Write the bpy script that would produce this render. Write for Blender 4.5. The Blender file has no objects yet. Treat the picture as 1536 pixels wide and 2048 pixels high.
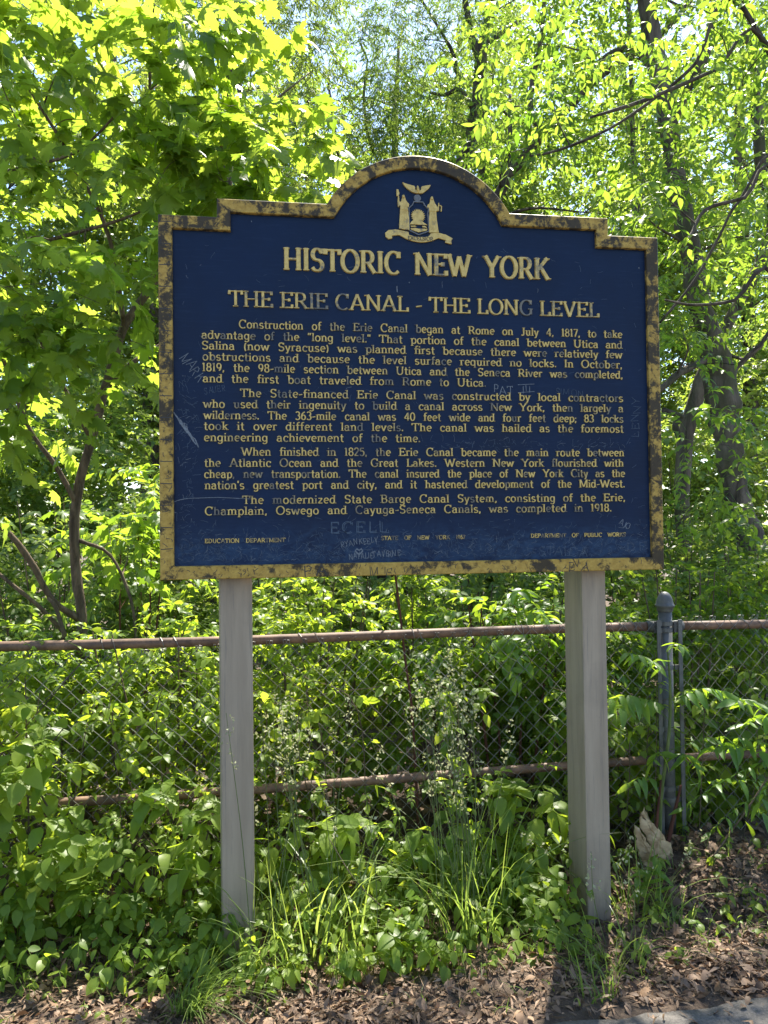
import bpy, bmesh, math, random
import numpy as np
from mathutils import Vector, Matrix

S = bpy.context.scene
COL = S.collection
R = math.radians

# ------------------------------------------------------------------ camera
CAM = np.array([-0.5223, -2.6145, 1.465])
FW = np.array([0.14391597, 0.98936259, 0.0212098])
RT = np.array([0.98954791, -0.14367932, -0.01229597])
UP = np.array([0.00911776, -0.02275769, 0.99969943])
cd = bpy.data.cameras.new("camera")
cam = bpy.data.objects.new("camera", cd)
COL.objects.link(cam)
cam.matrix_world = Matrix(((RT[0], UP[0], -FW[0], CAM[0]), (RT[1], UP[1], -FW[1], CAM[1]),
                           (RT[2], UP[2], -FW[2], CAM[2]), (0, 0, 0, 1)))
cd.sensor_fit = 'VERTICAL'
cd.sensor_height = 36.0
cd.lens = 1480.0 / 2048 * 36
cd.clip_start = 0.05
cd.clip_end = 2000
S.camera = cam
S.render.resolution_x, S.render.resolution_y = 768, 1024

# ------------------------------------------------------------------ sky and sun
SUN_AZ, SUN_EL = 28.0, 57.0          # azimuth from +y towards +x
w = bpy.data.worlds.new("World")
S.world = w
w.use_nodes = True
nt = w.node_tree
bg = nt.nodes["Background"]
sky = nt.nodes.new("ShaderNodeTexSky")
sky.sky_type = 'NISHITA'
sky.sun_disc = False
sky.sun_elevation = R(SUN_EL)
sky.sun_rotation = R(SUN_AZ)
sky.air_density = 1.0
sky.dust_density = 0.5
sky.ozone_density = 1.5
nt.links.new(sky.outputs[0], bg.inputs[0])
bg.inputs[1].default_value = 0.115
sd = bpy.data.lights.new("sun", 'SUN')
sd.energy = 5.0
sd.angle = R(0.53)
sd.color = (1.0, 0.94, 0.82)
sun = bpy.data.objects.new("sun", sd)
COL.objects.link(sun)
SUNDIR = Vector((math.sin(R(SUN_AZ)) * math.cos(R(SUN_EL)), math.cos(R(SUN_AZ)) * math.cos(R(SUN_EL)), math.sin(R(SUN_EL))))
sun.rotation_euler = SUNDIR.to_track_quat('Z', 'Y').to_euler()
sun.location = (3, 6, 12)
S.view_settings.view_transform = 'Standard'
S.view_settings.look = 'None'
S.view_settings.exposure = 1.75
S.view_settings.gamma = 1.0
S.cycles.max_bounces = 7
S.cycles.diffuse_bounces = 4
S.cycles.transmission_bounces = 4
S.cycles.glossy_bounces = 2
S.cycles.sample_clamp_indirect = 6.0


def at(x, y, Y):
    """world point on the vertical plane y = Y that the photograph shows at pixel (x, y)"""
    d = FW + RT * (x - 768) / 1480.0 + UP * (1024 - y) / 1480.0
    return CAM + d * ((Y - CAM[1]) / d[1])


# ------------------------------------------------------------------ tagging
def tag(o, label=None, cat=None, group=None, kind=None):
    if label: o["label"] = label
    if cat: o["category"] = cat
    if group: o["group"] = group
    if kind: o["kind"] = kind
    return o


def thing(name, label, cat, loc, group=None):
    o = bpy.data.objects.new(name, None)
    o.empty_display_size = 0.1
    COL.objects.link(o)
    o.location = tuple(loc)
    return tag(o, label, cat, group)


def link(name, me, mat, parent=None, smooth=False):
    o = bpy.data.objects.new(name, me)
    COL.objects.link(o)
    if mat is not None and not me.materials:
        me.materials.append(mat)
    if parent is not None:
        o.parent = parent
        off = Vector((0, 0, 0))
        p = parent
        while p is not None:
            if p.type == 'EMPTY':
                off = Vector(p.location)
            p = p.parent
        o.matrix_parent_inverse = Matrix.Translation(-off) if parent.type == 'EMPTY' else Matrix.Identity(4)
    if smooth:
        me.polygons.foreach_set("use_smooth", [True] * len(me.polygons))
    return o


# ------------------------------------------------------------------ materials
def nodes_of(name):
    m = bpy.data.materials.new(name)
    m.use_nodes = True
    t = m.node_tree
    return m, t, t.nodes["Principled BSDF"], t.nodes["Material Output"]


def N(t, kind, **kw):
    n = t.nodes.new(kind)
    for k, v in kw.items():
        if k.startswith("i_"):
            key = k[2:]
            n.inputs[int(key) if key.isdigit() else key].default_value = v
        else:
            setattr(n, k, v)
    return n


def mixc(t, fac, a, b):
    n = t.nodes.new("ShaderNodeMix")
    n.data_type = 'RGBA'
    for sock, v in ((0, fac), (6, a), (7, b)):
        if hasattr(v, "is_linked") or hasattr(v, "links"):
            t.links.new(v, n.inputs[sock])
        elif sock == 0:
            n.inputs[0].default_value = v
        else:
            n.inputs[sock].default_value = (*v, 1) if len(v) == 3 else v
    return n.outputs[2]


def ramp(t, src, stops):
    n = t.nodes.new("ShaderNodeValToRGB")
    e = n.color_ramp.elements
    while len(e) < len(stops): e.new(0.5)
    for k, (p, c) in enumerate(stops):
        e[k].position = p
        e[k].color = (c, c, c, 1) if not hasattr(c, "__len__") else (*c, 1)
    t.links.new(src, n.inputs[0])
    return n.outputs[0]


def noise(t, scale, detail=6, rough=0.6, stretch=None, dist=0.0, coord='Object'):
    tc = t.nodes.new("ShaderNodeTexCoord")
    v = tc.outputs[coord]
    if stretch:
        mp = t.nodes.new("ShaderNodeMapping")
        mp.inputs["Scale"].default_value = stretch
        t.links.new(v, mp.inputs[0]); v = mp.outputs[0]
    n = t.nodes.new("ShaderNodeTexNoise")
    n.inputs["Scale"].default_value = scale
    n.inputs["Detail"].default_value = detail
    n.inputs["Roughness"].default_value = rough
    n.inputs["Distortion"].default_value = dist
    t.links.new(v, n.inputs["Vector"])
    return n.outputs["Fac"]


def bump(t, b, h, strength=0.3, dist=0.01):
    n = t.nodes.new("ShaderNodeBump")
    n.inputs["Strength"].default_value = strength
    n.inputs["Distance"].default_value = dist
    t.links.new(h, n.inputs["Height"])
    t.links.new(n.outputs[0], b.inputs["Normal"])


def leaf_mat(name, dark, light, tdark, tlight, fac=0.45, rough=0.42, spec=0.45):
    m, t, b, out = nodes_of(name)
    at_ = N(t, "ShaderNodeAttribute", attribute_name="tint")
    f = at_.outputs["Fac"]
    c = mixc(t, f, dark, light)
    nz = noise(t, 60, 3)
    v = ramp(t, nz, [(0.3, 0.8), (0.7, 1.12)])
    mul = t.nodes.new("ShaderNodeMix"); mul.data_type = 'RGBA'; mul.blend_type = 'MULTIPLY'
    mul.inputs[0].default_value = 1
    t.links.new(c, mul.inputs[6]); t.links.new(v, mul.inputs[7])
    t.links.new(mul.outputs[2], b.inputs["Base Color"])
    b.inputs["Roughness"].default_value = rough
    b.inputs["Specular IOR Level"].default_value = spec
    tr = t.nodes.new("ShaderNodeBsdfTranslucent")
    t.links.new(mixc(t, f, tdark, tlight), tr.inputs[0])
    mx = t.nodes.new("ShaderNodeMixShader")
    mx.inputs[0].default_value = fac
    t.links.new(b.outputs[0], mx.inputs[1]); t.links.new(tr.outputs[0], mx.inputs[2])
    t.links.new(mx.outputs[0], out.inputs[0])
    return m


def bark_mat(name, a, bcol, scale=9, moss=None):
    m, t, b, out = nodes_of(name)
    n1 = noise(t, scale, 8, 0.7, (1, 1, 0.22), 0.6)
    c = mixc(t, ramp(t, n1, [(0.36, 0), (0.64, 1)]), a, bcol)
    if moss:
        c = mixc(t, ramp(t, noise(t, 2.2, 4), [(0.5, 0), (0.66, 0.75)]), c, moss)
    t.links.new(c, b.inputs["Base Color"])
    b.inputs["Roughness"].default_value = 0.9
    b.inputs["Specular IOR Level"].default_value = 0.2
    bump(t, b, n1, 0.9, 0.03)
    return m


M = {}
M['maple'] = leaf_mat("maple_leaf", (0.055, 0.115, 0.016), (0.12, 0.20, 0.03), (0.28, 0.45, 0.03), (0.52, 0.63, 0.07), 0.57)
M['ash'] = leaf_mat("ash_leaf", (0.045, 0.11, 0.018), (0.10, 0.19, 0.03), (0.23, 0.42, 0.03), (0.47, 0.61, 0.06), 0.5)
M['willow'] = leaf_mat("willow_leaf", (0.045, 0.095, 0.025), (0.10, 0.155, 0.05), (0.18, 0.32, 0.03), (0.42, 0.52, 0.07), 0.46, 0.5)
M['far'] = leaf_mat("far_leaf", (0.05, 0.11, 0.018), (0.12, 0.18, 0.035), (0.24, 0.40, 0.04), (0.48, 0.58, 0.09), 0.5)
M['shrub'] = leaf_mat("shrub_leaf", (0.05, 0.11, 0.014), (0.14, 0.21, 0.03), (0.28, 0.46, 0.025), (0.58, 0.70, 0.05), 0.5, 0.45, 0.35)
M['ivy'] = leaf_mat("ivy_leaf", (0.085, 0.155, 0.022), (0.20, 0.28, 0.045), (0.32, 0.48, 0.025), (0.60, 0.70, 0.05), 0.54, 0.42, 0.32)
M['sumac'] = leaf_mat("sumac_leaf", (0.05, 0.13, 0.02), (0.11, 0.21, 0.035), (0.28, 0.5, 0.03), (0.5, 0.66, 0.04), 0.48)
M['grass'] = leaf_mat("grass_blade", (0.07, 0.13, 0.025), (0.17, 0.24, 0.06), (0.26, 0.42, 0.05), (0.48, 0.58, 0.1), 0.45, 0.4)
M['seed'] = leaf_mat("seed_head", (0.22, 0.24, 0.11), (0.42, 0.42, 0.24), (0.3, 0.32, 0.12), (0.5, 0.5, 0.25), 0.3, 0.7)
M['litter'] = leaf_mat("dead_leaf", (0.06, 0.036, 0.022), (0.33, 0.215, 0.135), (0.1, 0.05, 0.025), (0.3, 0.16, 0.08), 0.15, 0.6, 0.3)
M['bark'] = bark_mat("bark_brown", (0.035, 0.028, 0.022), (0.15, 0.125, 0.10))
M['bark_grey'] = bark_mat("bark_grey", (0.035, 0.028, 0.022), (0.17, 0.142, 0.11), 7, (0.06, 0.065, 0.03))
M['bark_dark'] = bark_mat("bark_dark", (0.030, 0.024, 0.019), (0.13, 0.105, 0.082))
M['twig'] = bark_mat("twig_bark", (0.06, 0.045, 0.03), (0.2, 0.15, 0.10), 25)
M['stem'] = bark_mat("green_stem", (0.09, 0.13, 0.04), (0.17, 0.2, 0.07), 25)
M['redstem'] = bark_mat("red_stem", (0.07, 0.03, 0.022), (0.14, 0.06, 0.04), 25)


def make_sign_mats():
    # navy panel: enamel with faint horizontal brushing and a rubbed lower zone
    m, t, b, out = nodes_of("navy_enamel")
    n1 = noise(t, 2.6, 7, 0.65)
    n2 = noise(t, 40, 5, 0.7, (0.25, 1, 3))
    c = mixc(t, ramp(t, n1, [(0.3, 0), (0.7, 1)]), (0.0017, 0.0088, 0.031), (0.0042, 0.0170, 0.054))
    c = mixc(t, ramp(t, n2, [(0.52, 0), (0.78, 0.3)]), c, (0.022, 0.046, 0.095))
    geo = t.nodes.new("ShaderNodeTexCoord")
    sp = t.nodes.new("ShaderNodeSeparateXYZ"); t.links.new(geo.outputs["Object"], sp.inputs[0])
    low = ramp(t, sp.outputs[2], [(0.0, 1), (1.0, 0)])
    mr = t.nodes.new("ShaderNodeMapRange")
    t.links.new(sp.outputs[2], mr.inputs[0])
    mr.inputs[1].default_value = 1.50; mr.inputs[2].default_value = 1.40
    wear = t.nodes.new("ShaderNodeMath"); wear.operation = 'MULTIPLY'
    t.links.new(mr.outputs[0], wear.inputs[0])
    t.links.new(ramp(t, noise(t, 26, 9, 0.75, (0.7, 1, 1.2), 1.2), [(0.40, 0), (0.66, 0.85)]), wear.inputs[1])
    c = mixc(t, wear.outputs[0], c, (0.022, 0.055, 0.115))
    t.links.new(c, b.inputs["Base Color"])
    t.links.new(ramp(t, n1, [(0.3, 0.38), (0.7, 0.55)]), b.inputs["Roughness"])
    b.inputs["Specular IOR Level"].default_value = 0.16
    bump(t, b, n2, 0.12, 0.002)
    M['navy'] = m
    # worn gold of the frame
    m, t, b, out = nodes_of("worn_gold_frame")
    n1 = noise(t, 24, 10, 0.72, None, 0.3)
    n2 = noise(t, 55, 6, 0.7)
    at_ = N(t, "ShaderNodeAttribute", attribute_name="wear")
    ad = t.nodes.new("ShaderNodeMath"); ad.operation = 'ADD'
    t.links.new(n1, ad.inputs[0]); t.links.new(at_.outputs["Fac"], ad.inputs[1])
    ad2 = t.nodes.new("ShaderNodeMath"); ad2.operation = 'MULTIPLY_ADD'
    t.links.new(noise(t, 3.2, 3, 0.5), ad2.inputs[0]); ad2.inputs[1].default_value = 0.26; ad2.inputs[2].default_value = -0.13
    ad3 = t.nodes.new("ShaderNodeMath"); ad3.operation = 'ADD'
    t.links.new(ad.outputs[0], ad3.inputs[0]); t.links.new(ad2.outputs[0], ad3.inputs[1]); ad = ad3
    gold = mixc(t, ramp(t, n2, [(0.3, 0), (0.75, 1)]), (0.27, 0.165, 0.032), (0.50, 0.345, 0.085))
    c = mixc(t, ramp(t, ad.outputs[0], [(0.485, 0), (0.575, 0.9)]), gold, (0.011, 0.013, 0.018))
    c = mixc(t, ramp(t, noise(t, 120, 4, 0.7), [(0.60, 0), (0.72, 0.5)]), c, (0.05, 0.045, 0.035))
    t.links.new(c, b.inputs["Base Color"])
    b.inputs["Roughness"].default_value = 0.5
    b.inputs["Metallic"].default_value = 0.05
    b.inputs["Specular IOR Level"].default_value = 0.2
    bump(t, b, n2, 0.25, 0.002)
    M['frame'] = m
    # gold paint of the raised letters, rubbed off letter by letter
    m, t, b, out = nodes_of("gold_letter_paint")
    n1 = noise(t, 30, 6, 0.7)
    at_ = N(t, "ShaderNodeAttribute", attribute_name="wear")
    ad = t.nodes.new("ShaderNodeMath"); ad.operation = 'ADD'
    t.links.new(n1, ad.inputs[0]); t.links.new(at_.outputs["Fac"], ad.inputs[1])
    gold = mixc(t, ramp(t, noise(t, 70, 4), [(0.3, 0), (0.75, 1)]), (0.43, 0.295, 0.075), (0.64, 0.475, 0.15))
    c = mixc(t, ramp(t, ad.outputs[0], [(0.55, 0), (0.72, 0.85)]), gold, (0.05, 0.065, 0.09))
    t.links.new(c, b.inputs["Base Color"])
    b.inputs["Roughness"].default_value = 0.45
    b.inputs["Metallic"].default_value = 0.1
    M['gold'] = m
    for key, colr, ro in (("scratch", (0.062, 0.10, 0.155), 0.7), ("scratch_bright", (0.17, 0.20, 0.235), 0.7),
                          ("ink", (0.022, 0.022, 0.028), 0.5), ("pewter", (0.14, 0.15, 0.16), 0.5)):
        m, t, b, out = nodes_of(key + "_paint")
        c = mixc(t, ramp(t, noise(t, 90, 4), [(0.35, 0), (0.65, 1)]), tuple(x * 0.55 for x in colr), colr)
        t.links.new(c, b.inputs["Base Color"]); b.inputs["Roughness"].default_value = ro
        M[key] = m
    # grey painted post
    m, t, b, out = nodes_of("grey_post_paint")
    n1 = noise(t, 6, 7, 0.65, (3, 3, 0.25))
    n2 = noise(t, 3, 6, 0.6)
    c = mixc(t, ramp(t, n1, [(0.3, 0), (0.7, 1)]), (0.235, 0.185, 0.132), (0.35, 0.285, 0.208))
    c = mixc(t, ramp(t, n2, [(0.55, 0), (0.75, 0.35)]), c, (0.115, 0.098, 0.08))
    c = mixc(t, ramp(t, noise(t, 70, 6, 0.8, (1, 1, 0.035)), [(0.54, 0), (0.66, 0.55)]), c, (0.12, 0.105, 0.095))
    # mottled darker tone up towards the board's lower edge, and soil splash at the foot
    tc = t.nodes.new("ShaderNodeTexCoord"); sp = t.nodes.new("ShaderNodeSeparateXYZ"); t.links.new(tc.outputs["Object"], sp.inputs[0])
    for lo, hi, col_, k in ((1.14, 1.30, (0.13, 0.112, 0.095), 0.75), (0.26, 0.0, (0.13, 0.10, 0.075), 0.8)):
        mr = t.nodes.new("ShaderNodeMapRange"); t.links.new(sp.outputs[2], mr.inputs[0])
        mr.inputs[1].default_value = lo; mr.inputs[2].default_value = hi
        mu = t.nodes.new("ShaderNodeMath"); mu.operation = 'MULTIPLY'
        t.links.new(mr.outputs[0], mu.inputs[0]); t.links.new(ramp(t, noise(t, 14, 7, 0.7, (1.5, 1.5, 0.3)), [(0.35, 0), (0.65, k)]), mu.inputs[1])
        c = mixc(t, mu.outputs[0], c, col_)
    c = mixc(t, ramp(t, noise(t, 26, 9, 0.8), [(0.62, 0), (0.70, 0.45)]), c, (0.17, 0.145, 0.12))
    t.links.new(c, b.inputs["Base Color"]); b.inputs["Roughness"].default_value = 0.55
    bump(t, b, n1, 0.15, 0.003)
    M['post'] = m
    # rusty pipe, galvanised steel
    m, t, b, out = nodes_of("rusty_pipe")
    n1 = noise(t, 14, 7, 0.7)
    c = mixc(t, ramp(t, n1, [(0.35, 0), (0.65, 1)]), (0.065, 0.034, 0.020), (0.22, 0.125, 0.075))
    c = mixc(t, ramp(t, noise(t, 50, 5), [(0.55, 0), (0.7, 0.6)]), c, (0.06, 0.04, 0.032))
    t.links.new(c, b.inputs["Base Color"]); b.inputs["Roughness"].default_value = 0.65
    bump(t, b, n1, 0.3, 0.003)
    M['rust'] = m
    m, t, b, out = nodes_of("galvanised_steel")
    n1 = noise(t, 18, 6, 0.6)
    c = mixc(t, ramp(t, n1, [(0.35, 0), (0.65, 1)]), (0.06, 0.062, 0.062), (0.125, 0.128, 0.125))
    t.links.new(c, b.inputs["Base Color"]); b.inputs["Roughness"].default_value = 0.55
    b.inputs["Metallic"].default_value = 0.25
    M['steel'] = m
    m, t, b, out = nodes_of("weathered_wire")
    c = mixc(t, ramp(t, noise(t, 7, 5), [(0.45, 0), (0.62, 1)]), (0.19, 0.182, 0.17), (0.10, 0.078, 0.062))
    t.links.new(c, b.inputs["Base Color"]); b.inputs["Roughness"].default_value = 0.5
    b.inputs["Metallic"].default_value = 0.3
    M['wire'] = m
    m, t, b, out = nodes_of("torn_tan_sheet")
    n1 = noise(t, 9, 7, 0.7, (1, 1, 3))
    c = mixc(t, ramp(t, n1, [(0.35, 0), (0.7, 1)]), (0.22, 0.15, 0.075), (0.52, 0.39, 0.23))
    t.links.new(c, b.inputs["Base Color"]); b.inputs["Roughness"].default_value = 0.8
    bump(t, b, n1, 0.5, 0.01)
    M['tan'] = m


make_sign_mats()


# ------------------------------------------------------------------ mesh helpers
class MB:
    def __init__(s):
        s.v = []; s.f = []; s.w = []; s.wear = 0.0

    def add(s, vs, fs):
        o = len(s.v)
        s.v.extend([tuple(map(float, p)) for p in vs])
        s.f.extend([tuple(i + o for i in f) for f in fs])
        s.w.extend([s.wear] * len(fs))

    def box(s, x0, x1, y0, y1, z0, z1):
        s.add([(x0, y0, z0), (x1, y0, z0), (x1, y1, z0), (x0, y1, z0), (x0, y0, z1), (x1, y0, z1), (x1, y1, z1), (x0, y1, z1)],
              [(0, 3, 2, 1), (4, 5, 6, 7), (0, 1, 5, 4), (1, 2, 6, 5), (2, 3, 7, 6), (3, 0, 4, 7)])

    def tube(s, pts, rad, n=6, cap=True):
        pts = [np.array(p, float) for p in pts]
        if not hasattr(rad, "__len__"): rad = [rad] * len(pts)
        t0 = pts[1] - pts[0]; t0 /= np.linalg.norm(t0) + 1e-9
        a = np.array([1, 0, 0.]) if abs(t0[0]) < 0.8 else np.array([0, 1., 0])
        u = np.cross(t0, a); u /= np.linalg.norm(u)
        vs = []
        for i, p in enumerate(pts):
            q = pts[min(i + 1, len(pts) - 1)] - pts[max(i - 1, 0)]
            q /= np.linalg.norm(q) + 1e-9
            u = u - q * (u @ q); u /= np.linalg.norm(u) + 1e-9
            v = np.cross(q, u)
            for k in range(n):
                an = 2 * math.pi * k / n
                vs.append(p + rad[i] * (math.cos(an) * u + math.sin(an) * v))
        fs = []
        for i in range(len(pts) - 1):
            for k in range(n):
                fs.append((i * n + k, i * n + (k + 1) % n, (i + 1) * n + (k + 1) % n, (i + 1) * n + k))
        if cap:
            fs.append(tuple(range(n))[::-1]); fs.append(tuple((len(pts) - 1) * n + k for k in range(n)))
        s.add(vs, fs)

    def lathe(s, c, prof, n=20):
        vs = []; fs = []
        for r, z in prof:
            for k in range(n):
                a = 2 * math.pi * k / n
                vs.append((c[0] + r * math.cos(a), c[1] + r * math.sin(a), c[2] + z))
        for i in range(len(prof) - 1):
            for k in range(n):
                fs.append((i * n + k, i * n + (k + 1) % n, (i + 1) * n + (k + 1) % n, (i + 1) * n + k))
        fs.append(tuple(range(n))[::-1]); fs.append(tuple((len(prof) - 1) * n + k for k in range(n)))
        s.add(vs, fs)

    def prism(s, pts, yb, yf):
        """outline in x,z facing -y: front face at yf (< yb), walls back to yb"""
        n = len(pts)
        ar = sum(pts[i][0] * pts[(i + 1) % n][1] - pts[(i + 1) % n][0] * pts[i][1] for i in range(n))
        if ar < 0: pts = pts[::-1]
        vs = [(x, yf, z) for x, z in pts] + [(x, yb, z) for x, z in pts]
        fs = [tuple(range(n)), tuple(range(n, 2 * n))[::-1]]
        for i in range(n):
            j = (i + 1) % n
            fs.append((j, i, i + n, j + n))
        s.add(vs, fs)

    def build(s, name, mat, parent=None, smooth=False, bevel=0.0):
        me = bpy.data.meshes.new(name)
        me.from_pydata(s.v, [], s.f)
        if any(s.w):
            a = me.attributes.new("wear", 'FLOAT', 'FACE')
            a.data.foreach_set("value", s.w)
        me.update()
        o = link(name, me, mat, parent, smooth)
        if bevel:
            b = o.modifiers.new("bevel", 'BEVEL'); b.width = bevel; b.segments = 2; b.limit_method = 'ANGLE'
        return o


def smooth_path(pts, sub=4):
    """Catmull-Rom through rows of any width"""
    P = np.array(pts, float)
    P = np.vstack([2 * P[0] - P[1], P, 2 * P[-1] - P[-2]])
    out = []
    for i in range(1, len(P) - 2):
        for k in range(sub):
            t = k / sub
            a, b, c, d = P[i - 1], P[i], P[i + 1], P[i + 2]
            out.append(0.5 * (2 * b + (c - a) * t + (2 * a - 5 * b + 4 * c - d) * t * t + (3 * b - a - 3 * c + d) * t ** 3))
    out.append(P[-2])
    return np.array(out)


# leaf templates: vertices (lateral, along, normal) and triangles, unit length
def fan(outline, lift):
    o = np.array(outline, float)
    c = np.array([[0, 0.42]])
    p = np.vstack([c, o])
    z = -lift * (np.abs(p[:, 0]) ** 1.5) - 0.10 * (p[:, 1] - 0.4) ** 2
    V = np.column_stack([p, z])
    n = len(o)
    return V, np.array([(0, 1 + i, 1 + (i + 1) % n) for i in range(n)])


half = [(0.05, 0.0), (0.28, -0.10), (0.24, 0.06), (0.55, 0.16), (0.40, 0.27), (0.60, 0.50), (0.42, 0.50), (0.34, 0.62), (0.20, 0.56), (0.22, 0.80), (0.09, 0.84)]
MAPLE = fan([(0, 0.02)] + half + [(0, 1.05)] + [(-x, y) for x, y in half[::-1]], 0.35)


def oval(wd, mid=0.42, fold=0.22, pts=3):
    ys = np.linspace(0, 1, pts + 2)
    V = []
    for y in ys: V.append((0, y, -0.12 * (y - 0.3) ** 2))
    idx = {}
    ww = lambda y: wd * 0.5 * (math.sin(math.pi * y ** (math.log(0.5) / math.log(mid))) ** 0.8)
    for sgn in (1, -1):
        for k in range(1, pts + 1):
            idx[(sgn, k)] = len(V)
            V.append((sgn * ww(ys[k]), ys[k], fold * ww(ys[k]) - 0.12 * (ys[k] - 0.3) ** 2))
    F = []
    for sgn in (1, -1):
        prev = None
        for k in range(0, pts + 1):
            a, b = k, k + 1
            L = idx.get((sgn, k)); Rr = idx.get((sgn, k + 1))
            quad = [q for q in (a, L, Rr, b) if q is not None]
            for j in range(1, len(quad) - 1):
                tri = (quad[0], quad[j], quad[j + 1])
                F.append(tri if sgn < 0 else tri[::-1])
    return np.array(V), np.array(F)


OVATE = oval(0.62, 0.38, 0.2, 4)
OVATE_S = oval(0.55, 0.42, 0.25, 2)
LANCE = oval(0.30, 0.40, 0.3, 4)
LANCE_S = oval(0.42, 0.45, 0.3, 1)
LANCE_W = oval(0.40, 0.42, 0.3, 3)
WIL = oval(0.17, 0.45, 0.3, 1)
DIA = oval(0.62, 0.45, 0.25, 1)


def nrm(a):
    return a / (np.linalg.norm(a, axis=-1, keepdims=True) + 1e-9)


class Leaves:
    def __init__(s, seed):
        s.g = np.random.default_rng(seed); s.V = []; s.F = []; s.T = []; s.n = 0; s.count = 0

    def put(s, tpl, P, T, Nn, size, tint, bend=0.25):
        V, F = tpl
        P = np.asarray(P); m = len(P)
        if m == 0: return
        T = nrm(T)
        Z = nrm(Nn - T * np.sum(Nn * T, axis=1, keepdims=True))
        X = np.cross(T, Z)
        size = np.broadcast_to(size, (m,))[:, None, None]
        bz = s.g.normal(0.0, bend, (m, 1)) - bend * 0.6
        lat = s.g.uniform(0.85, 1.15, (m, 1))
        x = V[None, :, 0] * lat; y = V[None, :, 1] * np.ones((m, 1)); z = V[None, :, 2] + bz * (y ** 2) + s.g.normal(0, 0.5, (m, 1)) * x * y * 0.5
        Q = P[:, None, :] + size * (x[..., None] * X[:, None, :] + y[..., None] * T[:, None, :] + z[..., None] * Z[:, None, :])
        k = len(V)
        s.V.append(Q.reshape(-1, 3))
        s.F.append((F[None] + (np.arange(m) * k)[:, None, None] + s.n).reshape(-1, 3))
        s.T.append(np.repeat(np.clip(np.broadcast_to(tint, (m,)), 0, 1), len(F)))
        s.n += m * k; s.count += m

    def twigs(s, A, B, r):
        """thin three-sided sticks, in the leaf mesh (petioles, rachises)"""
        A = np.asarray(A); B = np.asarray(B); m = len(A)
        d = nrm(B - A)
        u = nrm(np.cross(d, np.array([0.3, 0.2, 1.0]))); v = np.cross(d, u)
        ring = [u, -0.5 * u + 0.87 * v, -0.5 * u - 0.87 * v]
        Q = np.stack([A + r * q for q in ring] + [B + r * 0.6 * q for q in ring], 1)
        F = np.array([(0, 1, 4), (0, 4, 3), (1, 2, 5), (1, 5, 4), (2, 0, 3), (2, 3, 5)])
        s.V.append(Q.reshape(-1, 3)); s.F.append((F[None] + (np.arange(m) * 6)[:, None, None] + s.n).reshape(-1, 3))
        s.T.append(np.full(m * 6, 0.2)); s.n += m * 6

    def pinnate(s, tpl, B, D, L, pairs, size, droop=0.35, tint=0.5, opposite=True, fwd=0.45, flat=0.55, hang=0.25, terminal=True, rach=0.002, tintvar=0.18, up=None):
        """twigs or compound leaves: B base, D direction, L length (m,), leaflets along them"""
        B = np.asarray(B, float); D = nrm(np.asarray(D, float)); m = len(B)
        L = np.broadcast_to(L, (m,)).astype(float)
        tint = np.broadcast_to(tint, (m,)); size = np.broadcast_to(size, (m,))
        upv = np.array([0, 0, 1.0])
        side = nrm(np.cross(D, upv) + s.g.normal(0, 0.12, (m, 3)))
        pos = lambda t: B + D * (L * t)[:, None] - upv * (droop * L * t * t)[:, None]
        n = pairs
        for k in range(n):
            t = (0.18 + 0.78 * (k + 0.5) / n) * np.ones(m)
            for sg in ((1, -1) if opposite else ((1,) if k % 2 else (-1,))):
                tt = np.clip(t + s.g.normal(0, 0.02, m), 0, 1)
                p = pos(tt)
                tang = nrm(D - upv * (2 * droop * tt)[:, None])
                T = tang * fwd + side * sg - upv * hang + s.g.normal(0, 0.2, (m, 3))
                Nn = upv * flat + s.g.normal(0, 0.38, (m, 3)) + np.cross(side, tang) * 0.3
                sc = size * s.g.uniform(0.6, 1.2, m) * (1 - 0.25 * abs(2 * (k + .5) / n - 1))
                s.put(tpl, p, T, Nn, sc, tint + s.g.normal(0, tintvar, m), 0.5 if tpl is MAPLE else 0.25)
        if terminal:
            p = pos(np.full(m, 0.97)); tang = nrm(D - upv * 2 * droop)
            s.put(tpl, p, tang + s.g.normal(0, 0.1, (m, 3)), upv * flat + s.g.normal(0, 0.3, (m, 3)), size, tint + s.g.normal(0, tintvar, m))
        if rach:
            for a, b in ((0, 0.35), (0.35, 0.7), (0.7, 1.0)):
                s.twigs(pos(np.full(m, a)), pos(np.full(m, b)), rach)

    def build(s, name, mat, parent=None):
        V = np.concatenate(s.V).astype(np.float32); F = np.concatenate(s.F).astype(np.int32); T = np.concatenate(s.T).astype(np.float32)
        me = bpy.data.meshes.new(name)
        me.vertices.add(len(V)); me.vertices.foreach_set("co", V.ravel())
        me.loops.add(len(F) * 3); me.loops.foreach_set("vertex_index", F.ravel())
        me.polygons.add(len(F)); me.polygons.foreach_set("loop_start", np.arange(len(F), dtype=np.int32) * 3)
        a = me.attributes.new("tint", 'FLOAT', 'FACE'); a.data.foreach_set("value", T)
        me.update(calc_edges=True)
        return link(name, me, mat, parent)


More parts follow.
